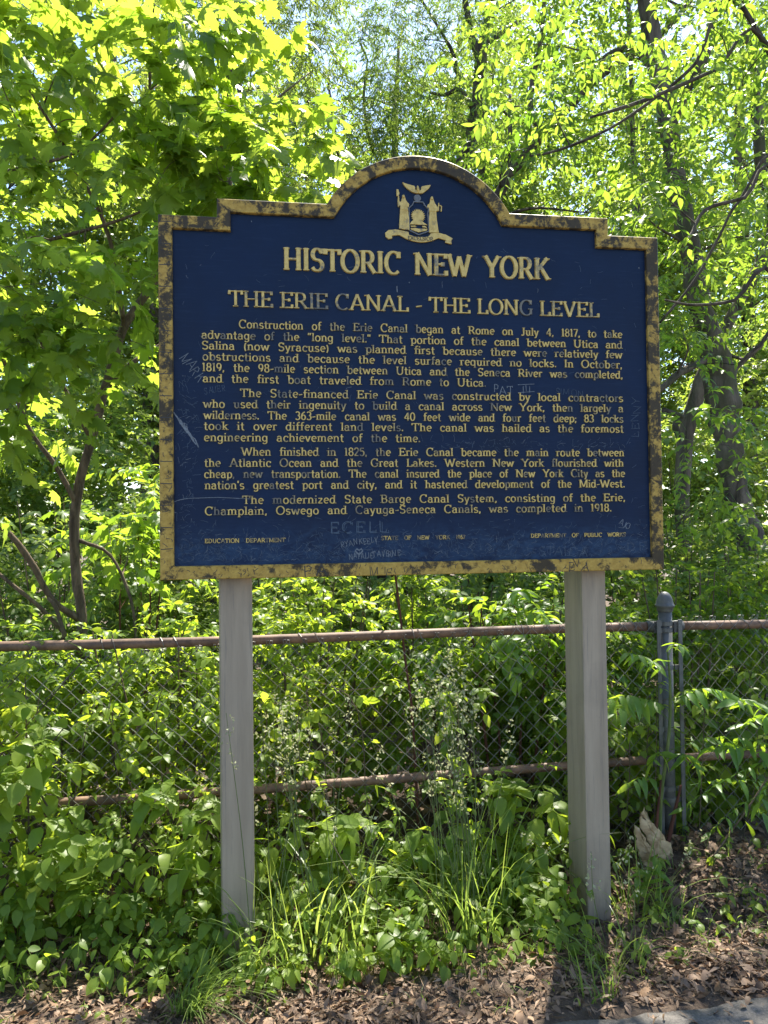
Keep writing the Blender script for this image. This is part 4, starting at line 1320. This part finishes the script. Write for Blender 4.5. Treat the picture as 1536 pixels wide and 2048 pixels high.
def make_shrubs():
    # leafy row right behind the fence
    row = [("bright bushy shrub behind the fence at the left edge", -1.75, 1.25, .6, .40, 1.15, .6, 1),
           ("sunlit shrub behind the fence beside the maple stem", -1.05, 1.15, .55, .36, 1.25, .62, 2),
           ("yellow-green shrub showing between fence rail and sign, near left post", -0.35, 1.2, .55, .40, 1.50, .75, 3),
           ("mid green shrub behind the middle of the fence rail", 0.35, 1.25, .55, .40, 1.42, .5, 4),
           ("dark shrub behind the fence left of the right post", 0.95, 1.2, .5, .36, 1.35, .35, 5),
           ("dark dense shrub behind the domed fence post", 1.65, 1.35, .6, .42, 1.50, .35, 6),
           ("dark shrub behind the fence at the right edge", 2.5, 1.5, .6, .42, 1.6, .4, 7)]
    for lab, x, y, wx, wy, h, tint, sd in row:
        shrub("honeysuckle_shrub", lab, "shrub", x, y, wx, wy, h, 'shrub', 'oval', 200 + sd, 60, 9, 0.050, tint, 0.17, 5, group="shrubs behind the fence", rad=0.15)
    back = [("tall understory bush behind the maple stem", -1.9, 2.9, .9, .6, 2.1, .6, 1), ("tall understory bush behind the left half of the sign", -0.5, 3.1, .9, .6, 1.9, .6, 2),
            ("understory bush behind the right half of the sign", 0.9, 3.2, .9, .6, 1.9, .5, 3), ("understory bush right of the sign below the burl", 2.3, 3.3, .9, .6, 1.7, .5, 4),
            ("understory bush at far right under the burled trunk", 3.5, 3.6, .8, .6, 1.9, .5, 5), ("understory bush at far left beyond the maple", -3.2, 3.2, .9, .7, 2.2, .6, 6)]
    for lab, x, y, wx, wy, h, tint, sd in back:
        shrub("understory_bush", lab, "shrub", x, y, wx, wy, h, 'far', 'oval', 230 + sd, 60, 10, 0.065, tint, 0.24, 5, group="bushes in the understory", rad=0.24)
    mid = [("broad thicket bush left behind the sumac", -3.0, 5.6, 1.3, .8, 3.7, .55, 1), ("thicket bush behind the sign's lower left corner", -1.0, 5.8, 1.3, .8, 2.6, .5, 2),
           ("thicket bush behind the sign's lower right corner", 1.4, 6.0, 1.3, .8, 2.6, .5, 3), ("sunlit thicket bush between sign edge and burled trunk", 3.0, 6.3, 1.1, .8, 3.6, .7, 4),
           ("tall thicket bush at the left edge deep behind the maple", -4.2, 7.6, 1.4, .8, 4.2, .6, 6),
           ("thicket bush right of the burled trunk", 5.0, 6.6, 1.2, .8, 3.4, .65, 5)]
    for lab, x, y, wx, wy, h, tint, sd in mid:
        shrub("thicket_bush", lab, "shrub", x, y, wx, wy, h, 'far', 'far', 250 + sd, 80, 14, 0.10, tint, 0.4, 6, group="thicket bushes deeper in the wood", rad=0.4, stems=5)
    # sumac with pinnate leaves, sunlit, left of the board
    shrub("sumac", "sunlit yellow-green sumac with ladder leaves left of the sign's lower edge", "shrub", -1.35, 2.2, .38, .25, 1.95, 'sumac', 'pinnate', 270, 14, 4, 0.085, .85, .34, 7, 1.45, 4, None, .14, 'redstem')
    shrub("sumac", "green sumac rising behind the fence rail near the right post", "shrub", 0.62, 1.0, .32, .16, 1.34, 'sumac', 'pinnate', 271, 10, 4, 0.085, .5, .32, 6, .95, 4, None, .12, 'redstem')
    # poison-ivy bushes in front of the fence
    rng = random.Random(8)
    ivy = [("big-leaved vine bush climbing the fence at the left edge", -1.74, .40, .42, .16, 1.02, 1), ("leafy vine bush on the fence left of the left post", -1.06, .38, .40, .14, .44, 2),
           ("low dark vine bush on the fence between the posts, left part", -0.30, .44, .36, .12, .30, 3), ("dark broad-leaved vine bush left of the right post", 0.46, .42, .30, .12, .40, 4),
           ("dark broad-leaved bush through the mesh beside the domed post", 1.02, .76, .30, .10, .62, 5), ("broad-leaved bush behind the mesh on the right edge", 1.75, .84, .42, .12, .62, 6)]
    for lab, x, y, wx, wy, h, sd in ivy:
        r2 = random.Random(280 + sd)
        root = thing("vine_bush", lab, "vine", (x, y, 0), "vine bushes along the fence")
        lv = Leaves(300 + sd); g = lv.g
        mb = MB()
        m = int(235 * wx * h / 0.3)
        B = np.column_stack([x + g.uniform(-1, 1, m) * wx, y + g.uniform(-1, 1, m) * wy - 0.02, 0.05 + h * g.uniform(0, 1, m) ** 0.85])
        k = 1 - 0.45 * ((B[:, 0] - x) / wx) ** 2
        B[:, 2] *= k
        D = np.column_stack([g.normal(0, .6, m), g.normal(-.7, .4, m), g.normal(.15, .3, m)])
        lv.pinnate(OVATE, B, D, g.uniform(.06, .13, m), 1, .036 + .078 * g.uniform(0, 1, m) ** 1.6, 0.4, .55 + g.normal(0, .25, m), True, .45, 1.25, .16, True, .0013, .18)
        q = int(m * .4)
        B2 = np.column_stack([x + g.uniform(-1.1, 1.1, q) * wx, y + g.uniform(-1, 1.2, q) * wy, 0.08 + h * g.uniform(0, 1, q)])
        lv.pinnate(OVATE_S, B2, g.normal(0, 1, (q, 3)) + np.array([0, -.3, .3]), g.uniform(.10, .2, q), 4, g.uniform(.022, .036, q), 0.3, .6 + g.normal(0, .2, q), True, .6, .6, .2, True, .001, .2)
        for q in range(14):
            sx = x + r2.uniform(-.8, .8) * wx
            limb(mb, [(sx, y + r2.uniform(-.5, 1) * wy, -0.02, .005), (sx + r2.gauss(0, .08), y + r2.uniform(-.5, .5) * wy, h * .4, .004), (sx + r2.gauss(0, .15), y, h * r2.uniform(.6, .95), .002)], 4, .05, r2, 3)
        mb.build("stems", M['twig'], root)
        lv.build("foliage", M['ivy'], root)
    for lab, x0, x1, z0, z1, m, sd in (("thin vine threaded through the mesh left of the left post", -1.75, -.72, .45, 1.0, 60, 1), ("thin vine threaded through the mesh between the two posts", -.5, .55, .40, .98, 60, 2),
                                   ("thin vine threaded through the mesh right of the right post", .78, 2.0, .25, .9, 45, 3)):
        root = thing("mesh_vine", lab, "vine", ((x0 + x1) / 2, .55, z0), "vines threaded through the mesh")
        lv = Leaves(340 + sd); g = lv.g; mb = MB(); r2 = random.Random(340 + sd)
        for q in range(7):
            xa = r2.uniform(x0, x1)
            rows = [(xa, .56, z0 - .3, .0025), (xa + r2.gauss(0, .08), .545, (z0 + z1) / 2, .002), (xa + r2.gauss(0, .15), .54, r2.uniform(.7, 1) * z1, .0012)]
            P = limb(mb, rows, 4, .05, r2, 5)
            k = m // 7
            B = P[g.integers(2, len(P), k), :3]
            lv.pinnate(OVATE, B, np.column_stack([g.normal(0, 1, k), g.normal(-.5, .3, k), g.normal(.2, .4, k)]), g.uniform(.03, .1, k), 1, g.uniform(.025, .065, k), .4, .6 + g.normal(0, .2, k), True, .3, .6, .35, True, .001, .2)
        mb.build("stems", M['twig'], root); lv.build("foliage", M['ivy'], root)
    # low ivy on the ground: nobody could count it
    lv = Leaves(320); g = lv.g
    def patch(m, x0, x1, y0, y1, zlo, zhi, s0, s1, tint):
        B = np.column_stack([g.uniform(x0, x1, m), g.uniform(y0, y1, m), g.uniform(zlo, zhi, m)])
        B[:, 2] *= 0.35 + 0.65 * np.clip((B[:, 1] - y0) / (y1 - y0 + 1e-6), 0, 1)
        D = np.column_stack([g.normal(0, .7, m), g.normal(-.6, .5, m), g.normal(.25, .3, m)])
        lv.pinnate(OVATE, B, D, g.uniform(.05, .10, m), 1, g.uniform(s0 * .7, s1, m), 0.5, tint + g.normal(0, .22, m), True, .45, 1.25, .14, True, .0011, .15)
        A = B.copy(); A[:, 2] = -0.02; A[:, 0] += g.normal(0, .02, m)
        lv.twigs(A, B, .0012)
    patch(350, -1.9, -0.72, -.03, .42, .03, .26, .035, .062, .5)
    patch(60, -0.95, -0.62, -.10, .15, .02, .12, .03, .05, .5)
    patch(190, -0.60, -0.12, -.17, .40, .03, .22, .035, .06, .62)
    patch(240, -0.15, 0.50, -.17, .42, .03, .26, .035, .065, .5)
    patch(70, 0.3, 0.62, -.03, .3, .03, .25, .03, .06, .55)
    patch(75, 0.72, 1.6, .05, .55, .02, .14, .025, .055, .5)
    patch(60, 0.3, 1.3, -.25, .1, .01, .06, .018, .04, .55)
    patch(80, -1.6, 1.2, -.35, .0, .005, .02, .012, .026, .6)
    tag(lv.build("ground_ivy", M['ivy']), "low three-leaved ivy spreading over the litter at the fence foot", "ground cover", kind="stuff")


make_shrubs()


def blades(lv, x, y, n, spread, h, lean, wd, tint, bend=0.5, z0=None):
    """arching grass blades as tapering strips"""
    g = lv.g
    seg = 6
    a = g.uniform(0, 2 * np.pi, n)
    rr = spread * np.sqrt(g.uniform(0, 1, n))
    B = np.column_stack([x + rr * np.cos(a), y + rr * np.sin(a) * .7, np.full(n, gz(x, y) - .01)])
    out = np.column_stack([np.cos(a), np.sin(a), np.zeros(n)]) * .6 + g.normal(0, .5, (n, 3)) * np.array([1, 1, 0]) + np.array(lean)
    out = nrm(out)
    H = h * g.uniform(.25, 1.15, n)
    bd = bend * g.uniform(.1, 2.0, n)
    side = nrm(np.cross(out, np.array([0, 0, 1.0])))
    side = nrm(side + g.normal(0, .5, (n, 3)) * np.array([1, 1, .1]))
    wv = g.uniform(.5, 1.7, n)
    V = []
    for k in range(seg + 1):
        t = k / seg
        c = B + np.array([0, 0, 1.0]) * (H * (t - .42 * bd * t ** 2.6))[:, None] + out * (H * (.12 * t + bd * .75 * t * t))[:, None]
        wk = wd * (1 - t ** 1.7) + .0002
        V += [c - side * (wk * wv)[:, None], c + side * (wk * wv)[:, None]]
    V = np.stack(V, 1)
    F = []
    for k in range(seg):
        F += [(2 * k, 2 * k + 1, 2 * k + 3), (2 * k, 2 * k + 3, 2 * k + 2)]
    F = np.array(F)
    lv.V.append(V.reshape(-1, 3)); lv.F.append((F[None] + (np.arange(n) * V.shape[1])[:, None, None] + lv.n).reshape(-1, 3))
    lv.T.append(np.repeat(np.clip(tint + g.normal(0, .3, n), 0, 1), len(F))); lv.n += n * V.shape[1]


def panicle(mb_st, lv, base, top, sway, g, dense=26):
    """an orchard-grass stem with its clustered seed head"""
    P = smooth_path([(*base, .0016), (*(np.array(base) * .5 + np.array(top) * .5 + np.array(sway) * .3), .0014), (*top, .0008)], 5)
    mb_st.tube(P[:, :3], list(P[:, 3]), 4)
    d = nrm(P[-1, :3] - P[-4, :3])
    for k in range(5):
        c = P[-1, :3] - d * (.03 + .035 * k) + np.array([g.normal(0, .012), g.normal(0, .01), 0])
        q = dense // 5
        Bp = c + g.normal(0, .0065, (q, 3)) * np.array([1, 1, 1.3])
        lv.put(DIA, Bp, nrm(g.normal(0, 1, (q, 3)) + np.array([0, 0, .6])), g.normal(0, 1, (q, 3)), g.uniform(.010, .017, q), .6 + g.normal(0, .2, q))


def make_grass():
    spec = [("tall arching grass clump right of the left post", -0.44, .02, 95, .24, .50, (.15, -.1, 0), .0032, .8, 16, 1.0, 1),
            ("tall seeding grass clump left of the middle of the sign", 0.16, .05, 70, .16, .58, (-.1, -.1, 0), .0026, .45, 26, 1.1, 2),
            ("drooping fine grass tuft on the litter below the left post", -0.80, -.21, 170, .06, .24, (.6, -.25, 0), .0016, .4, 0, 0, 3),
            ("small bright grass tuft at the path edge right of the right post", 0.93, -.02, 30, .07, .19, (0, -.1, 0), .0024, .8, 0, 0, 4),
            ("grass tuft in front of the right post foot", 0.58, -.20, 50, .14, .22, (-.1, -.1, 0), .0022, .6, 2, .4, 5),
            ("thin grass tuft at the path edge below the right post", 0.46, -.40, 28, .07, .17, (-.3, -.1, 0), .0020, .45, 0, 0, 6),
            ("loose grass between right post and domed fence post", 0.83, .08, 55, .18, .30, (0, -.1, 0), .0026, .45, 3, .5, 7)]
    for lab, x, y, n, sp, h, lean, wd, tint, nst, hst, sd in spec:
        root = thing("grass_clump", lab, "grass", (x, y, 0), "grass clumps")
        lv = Leaves(400 + sd); g = lv.g
        blades(lv, x, y, n, sp, h, lean, wd, tint, .55 if sd != 3 else .8)
        lv.build("blades", M['grass'], root)
        if nst:
            for k in range(nst):
                st = MB(); sl = Leaves(420 + sd * 31 + k)
                b = (x + g.normal(0, sp * .5), y + g.normal(0, sp * .3), 0)
                top = (b[0] + g.normal(-.02 if sd == 1 else -.03, .10), b[1] + g.normal(-.02, .06), hst * g.uniform(.55, .95))
                panicle(st, sl, b, top, (g.normal(0, .05), 0, 0), g, 34)
                so = st.build("seed_stalk", M['stem'], root); sl.build("seed_head", M['seed'], so)
    lv = Leaves(450); g = lv.g
    for k in range(90):
        x, y = g.uniform(-1.4, 1.7), g.uniform(-.45, .35)
        if x < .4 and g.uniform() < .75: continue
        blades(lv, x, y, int(g.integers(3, 9)), .03, g.uniform(.05, .16), (0, -.1, 0), .0018, .45, .6)
    blades(lv, -.38, .0, 60, .28, .22, (0, -.1, 0), .002, .5, .7); blades(lv, .2, .0, 50, .26, .22, (0, -.1, 0), .002, .5, .7)
    tag(lv.build("sparse_grass", M['grass']), "thin stray grass blades coming up through the leaf litter", "grass", kind="stuff")


make_grass()


def make_sapling():
    # tree-of-heaven sapling in front of the domed fence post
    root = thing("sumac_sapling", "young sumac sapling with ladder leaves in front of the domed fence post", "sapling", (1.10, .40, 0))
    rng = random.Random(6)
    mb = MB()
    Y = .42
    main = [(*at(1318, 1700, Y), .008), (*at(1322, 1600, Y), .008), (*at(1338, 1470, Y), .007), (*at(1340, 1370, Y), .006), (*at(1335, 1300, Y), .003)]
    main[0] = (main[0][0], Y, -.02, .009)
    limb(mb, main, 8, .03, rng)
    mb.build("stem", M['stem'], root, True)
    st = MB()
    limb(st, [(*at(1335, 1690, Y), .009), (*at(1348, 1630, Y), .008), (*at(1362, 1570, Y), .005)], 7, .04, rng)
    limb(st, [(*at(1310, 1690, Y - .03), .008), (*at(1316, 1620, Y - .03), .006), (*at(1322, 1560, Y - .03), .004)], 7, .04, rng)
    st.build("old_stem", M['redstem'], root, True)
    lv = Leaves(500)
    fr = [((1338, 1440), (1215, 1350), .5, 8, .085, .9), ((1340, 1420), (1240, 1385), .5, 7, .08, .85), ((1340, 1410), (1440, 1350), .5, 7, .075, .4), ((1345, 1400), (1480, 1370), .5, 7, .07, .4),
          ((1340, 1500), (1520, 1460), .4, 9, .06, .55), ((1335, 1520), (1300, 1480), .8, 6, .06, .7), ((1345, 1520), (1395, 1490), .8, 7, .075, .5), ((1322, 1570), (1262, 1540), .5, 6, .06, .6),
          ((1340, 1360), (1265, 1290), .3, 8, .055, .5), ((1338, 1310), (1360, 1265), .5, 6, .045, .75), ((1335, 1330), (1300, 1310), .5, 6, .05, .5), ((1380, 1570), (1520, 1555), .25, 9, .065, .5)]
    for (a, b, dr, n, sz, tint) in fr:
        A = at(*a, Y); Bq = at(*b, Y - rng.uniform(0.02, .16))
        L = np.linalg.norm(Bq - A) * 1.25
        D = Bq - A + np.array([0, 0, .5 * dr * L])
        lv.pinnate(LANCE, A[None], D[None], np.array([L]), max(4, n - 1), sz * 1.35, dr, tint, True, .35, .8, .55, True, .0016, .1)
    lv.build("leaves", M['sumac'], root)
    # second one, rooted at the right edge
    root = thing("sumac_sapling", "sumac sapling at the right edge with thin slanting stem and ladder leaves", "sapling", (1.02, .25, 0))
    mb = MB(); Y = .30
    limb(mb, [(*at(1405, 1745, Y), .004), (*at(1450, 1680, Y), .004), (*at(1500, 1610, Y), .0035), (*at(1560, 1520, Y), .003), (*at(1640, 1440, Y), .002)], 6, .03, rng)
    mb.build("stem", M['twig'], root, True)
    lv = Leaves(501)
    for (a, b, dr, n, sz, tint) in [((1560, 1520), (1430, 1475), .35, 9, .075, .45), ((1570, 1510), (1400, 1580), .2, 8, .06, .5), ((1600, 1480), (1470, 1350), .4, 9, .075, .45), ((1520, 1590), (1440, 1640), .3, 5, .05, .45),
                                    ((1600, 1480), (1540, 1560), .4, 8, .07, .5), ((1500, 1610), (1545, 1640), .4, 6, .06, .5), ((1640, 1440), (1500, 1420), .4, 8, .07, .5)]:
        A = at(*a, Y); Bq = at(*b, Y - rng.uniform(-.05, .12)); L = np.linalg.norm(Bq - A) * 1.2
        D = Bq - A + np.array([0, 0, .5 * dr * L])
        lv.pinnate(LANCE, A[None], D[None], np.array([L]), max(4, n - 1), sz * 1.35, dr, tint, True, .35, .8, .5, True, .0016, .1)
    lv.build("leaves", M['sumac'], root)
    # broad-leaved weed below
    root = thing("broadleaf_weed", "small weed with long pointed leaves in front of the torn tan sheet", "plant", (0.92, .12, 0))
    lv = Leaves(502); g = lv.g
    m = 12
    B = np.column_stack([.92 + g.normal(0, .03, m), .10 + g.normal(0, .02, m), np.linspace(.04, .13, m)])
    a = np.arange(m) * 2.4
    lv.put(LANCE, B, np.column_stack([np.cos(a), np.sin(a), np.full(m, .15)]), np.tile([0, 0, 1.0], (m, 1)), g.uniform(.07, .11, m), .45 + g.normal(0, .12, m), .3)
    lv.build("leaves", M['sumac'], root)
    mb = MB(); mb.tube([(.92, .10, -.02), (.925, .10, .06), (.92, .095, .135)], [.004, .003, .0015], 6); mb.build("stem", M['stem'], root)
    # a bare vine stem that climbs behind the board
    mb = MB(); Y = .72
    limb(mb, [(*at(822, 1400, Y), .006), (*at(812, 1330, Y), .006), (*at(803, 1255, Y), .0055), (*at(797, 1200, Y), .005), (*at(790, 1145, Y), .005), (*at(780, 1050, Y), .004)], 7, .06, rng)
    b = at(828, 1480, Y); mb.tube([(b[0] + .02, Y, -.02), tuple(b), tuple(at(822, 1400, Y))], [.007, .0065, .006], 7)
    o = mb.build("climbing_vine", M['redstem']); tag(o, "bare brown stem rising behind the middle of the fence to the sign's underside", "vine")
    # dead sticks
    for (lab, a, b, c, Y, r, nm) in (("pale dead branch slanting up left of the maple stem", (130, 1275), (112, 1215), (95, 1195), 1.2, .011, "dead_branch"),
                                    ("thick brown vine stem curving behind the ivy left of the left post", (330, 1790), (352, 1650), (312, 1600), .50, .012, "climbing_vine"),
                                    ("thin pale dry stalk slanting through the grass under the sign", (770, 1820), (710, 1760), (660, 1680), .02, .0022, "dry_stick")):
        mb = MB(); limb(mb, [(*at(*a, Y), r), (*at(*b, Y), r * .9), (*at(*c, Y), r * .7)], 7, .08, rng, 5)
        o = mb.build(nm, M['twig']); tag(o, lab, "branch")


make_sapling()


def make_litter():
    lv = Leaves(600); g = lv.g
    # curled dead leaves
    def strew(m, x0, x1, y0, y1, s0, s1, tpl, zmax=.03, tint=.45, tv=.28):
        P = np.column_stack([g.uniform(x0, x1, m), g.uniform(y0, y1, m), np.zeros(m)])
        dens = np.sin(P[:, 0] * 5.1 + 2 * np.sin(P[:, 1] * 4.3)) + np.sin(P[:, 1] * 9.7 + 1.5 * np.sin(P[:, 0] * 6.1)) + g.normal(0, .7, m)
        P = P[dens > (-1.0 if s1 > .045 and tpl is not WIL else -1.9)]; m = len(P)
        P[:, 2] = [gz(a, b) for a, b in P[:, :2]]
        P[:, 2] += g.uniform(.002, zmax, m)
        a = g.uniform(0, 2 * np.pi, m)
        T = np.column_stack([np.cos(a), np.sin(a), g.normal(0, .25, m)])
        Nn = np.array([0, 0, 1.0]) + g.normal(0, .5, (m, 3))
        lv.put(tpl, P, T, Nn, g.uniform(s0, s1, m), tint + g.normal(0, tv, m), .45)
    strew(1300, -1.9, 1.9, -.46, .6, .025, .05, OVATE, .03)
    strew(380, .55, 1.9, -.45, .7, .022, .046, MAPLE, .05, .40)
    strew(200, -1.9, .6, -.46, .2, .022, .042, MAPLE, .03, .4)
    strew(7000, -1.9, 1.9, -.475, .5, .012, .035, OVATE_S, .02, .5)
    strew(8500, -1.9, 1.9, -.48, .3, .02, .06, WIL, .02, .55)
    strew(1200, -3, 4, .5, 3.0, .05, .10, MAPLE, .04, .35)
    strew(160, -.5, 1.6, -.70, -.50, .012, .04, OVATE_S, .04, .4)
    strew(120, -.5, 1.6, -.64, -.50, .015, .05, WIL, .035, .5)
    for k in range(320):
        x, y = g.uniform(-1.8, 1.8), g.uniform(-.5, .5); a = g.uniform(0, 6.28); L = g.uniform(.03, .22)
        z = gz(x, y) + .012
        lv.twigs(np.array([[x, y, z]]), np.array([[x + L * math.cos(a), y + L * .6 * math.sin(a), z + g.uniform(-.005, .02)]]), g.uniform(.0008, .0025))
    o = lv.build("leaf_litter", M['litter']); tag(o, "brown dry leaf litter covering the ground under the sign", "leaf litter", kind="stuff")
    # larger separate dead leaves
    # pale torn sheets at the fence post foot
    root = thing("torn_sheet", "pale tan torn curling sheets leaning at the foot of the domed fence post", "debris", tuple(at(1305, 1720, .38)))
    Y = .38
    for k, (poly, dy) in enumerate((([(1285, 1612), (1300, 1640), (1325, 1668), (1342, 1690), (1352, 1720), (1345, 1742), (1318, 1722), (1296, 1690), (1276, 1650), (1276, 1625)], 0.0),
                                    ([(1268, 1650), (1282, 1668), (1305, 1700), (1322, 1728), (1318, 1745), (1292, 1738), (1278, 1710), (1270, 1675)], -.03))):
        P0 = [at(px_, py_, Y + dy) for px_, py_ in poly]
        P = []
        r2 = random.Random(70 + k)
        for i in range(len(P0)):                        # ragged torn edge
            a, b_ = P0[i], P0[(i + 1) % len(P0)]
            for q in range(4):
                P.append(a + (b_ - a) * q / 4 + np.array([r2.gauss(0, .0035), 0, r2.gauss(0, .0035)]))
        c = np.mean(P, axis=0)
        mb = MB()
        n = len(P)
        vs = []
        crump = lambda v: .011 * math.sin(38 * v[0] + 21 * v[2] + k) + .007 * math.sin(70 * v[2] - 45 * v[0]) + r2.gauss(0, .0018) + .10 * (v[0] - c[0])
        NR = 6
        for q in range(NR):
            for p in P:
                v = c + (p - c) * (1 - q / NR)
                vs.append(v + np.array([0, crump(v), 0]))
        vs.append(c + np.array([0, crump(c), 0]))
        fs = []
        for q in range(NR - 1):
            for i in range(n):
                j = (i + 1) % n
                fs.append((q * n + i, q * n + j, (q + 1) * n + j, (q + 1) * n + i))
        for i in range(n): fs.append(((NR - 1) * n + i, (NR - 1) * n + (i + 1) % n, NR * n))
        mb.add(vs, fs)
        o = mb.build("sheet", M['tan'], root, True)
        s = o.modifiers.new("thick", 'SOLIDIFY'); s.thickness = .0025


make_litter()

def make_distant_wood():
    lv = Leaves(700); g = lv.g
    m = 5200
    t = g.uniform(-1, 1, m)
    ang = t * 1.75                                     # a belt of wood round the back and both sides
    rad = g.uniform(21, 27, m)
    B = np.column_stack([2 + rad * np.sin(ang), rad * np.cos(ang), g.uniform(0, 1, m) ** 1.15])
    B[:, 2] *= 7.5 + 1.6 * np.sin(ang * 9) + 1.2 * np.sin(ang * 23 + 1)
    lv.pinnate(DIA, B, g.normal(0, 1, (m, 3)) * np.array([1, 1, .6]), g.uniform(.7, 1.5, m), 4, g.uniform(.22, .40, m), .3, .4 + g.normal(0, .2, m), True, .5, .5, .25, False, 0, .2)
    tag(lv.build("distant_wood", M['far']), "distant belt of green woodland closing off the view low behind everything", "wood", kind="stuff")


make_distant_wood()
print("objects", len(bpy.data.objects), "tris", sum(len(m.polygons) for m in bpy.data.meshes))
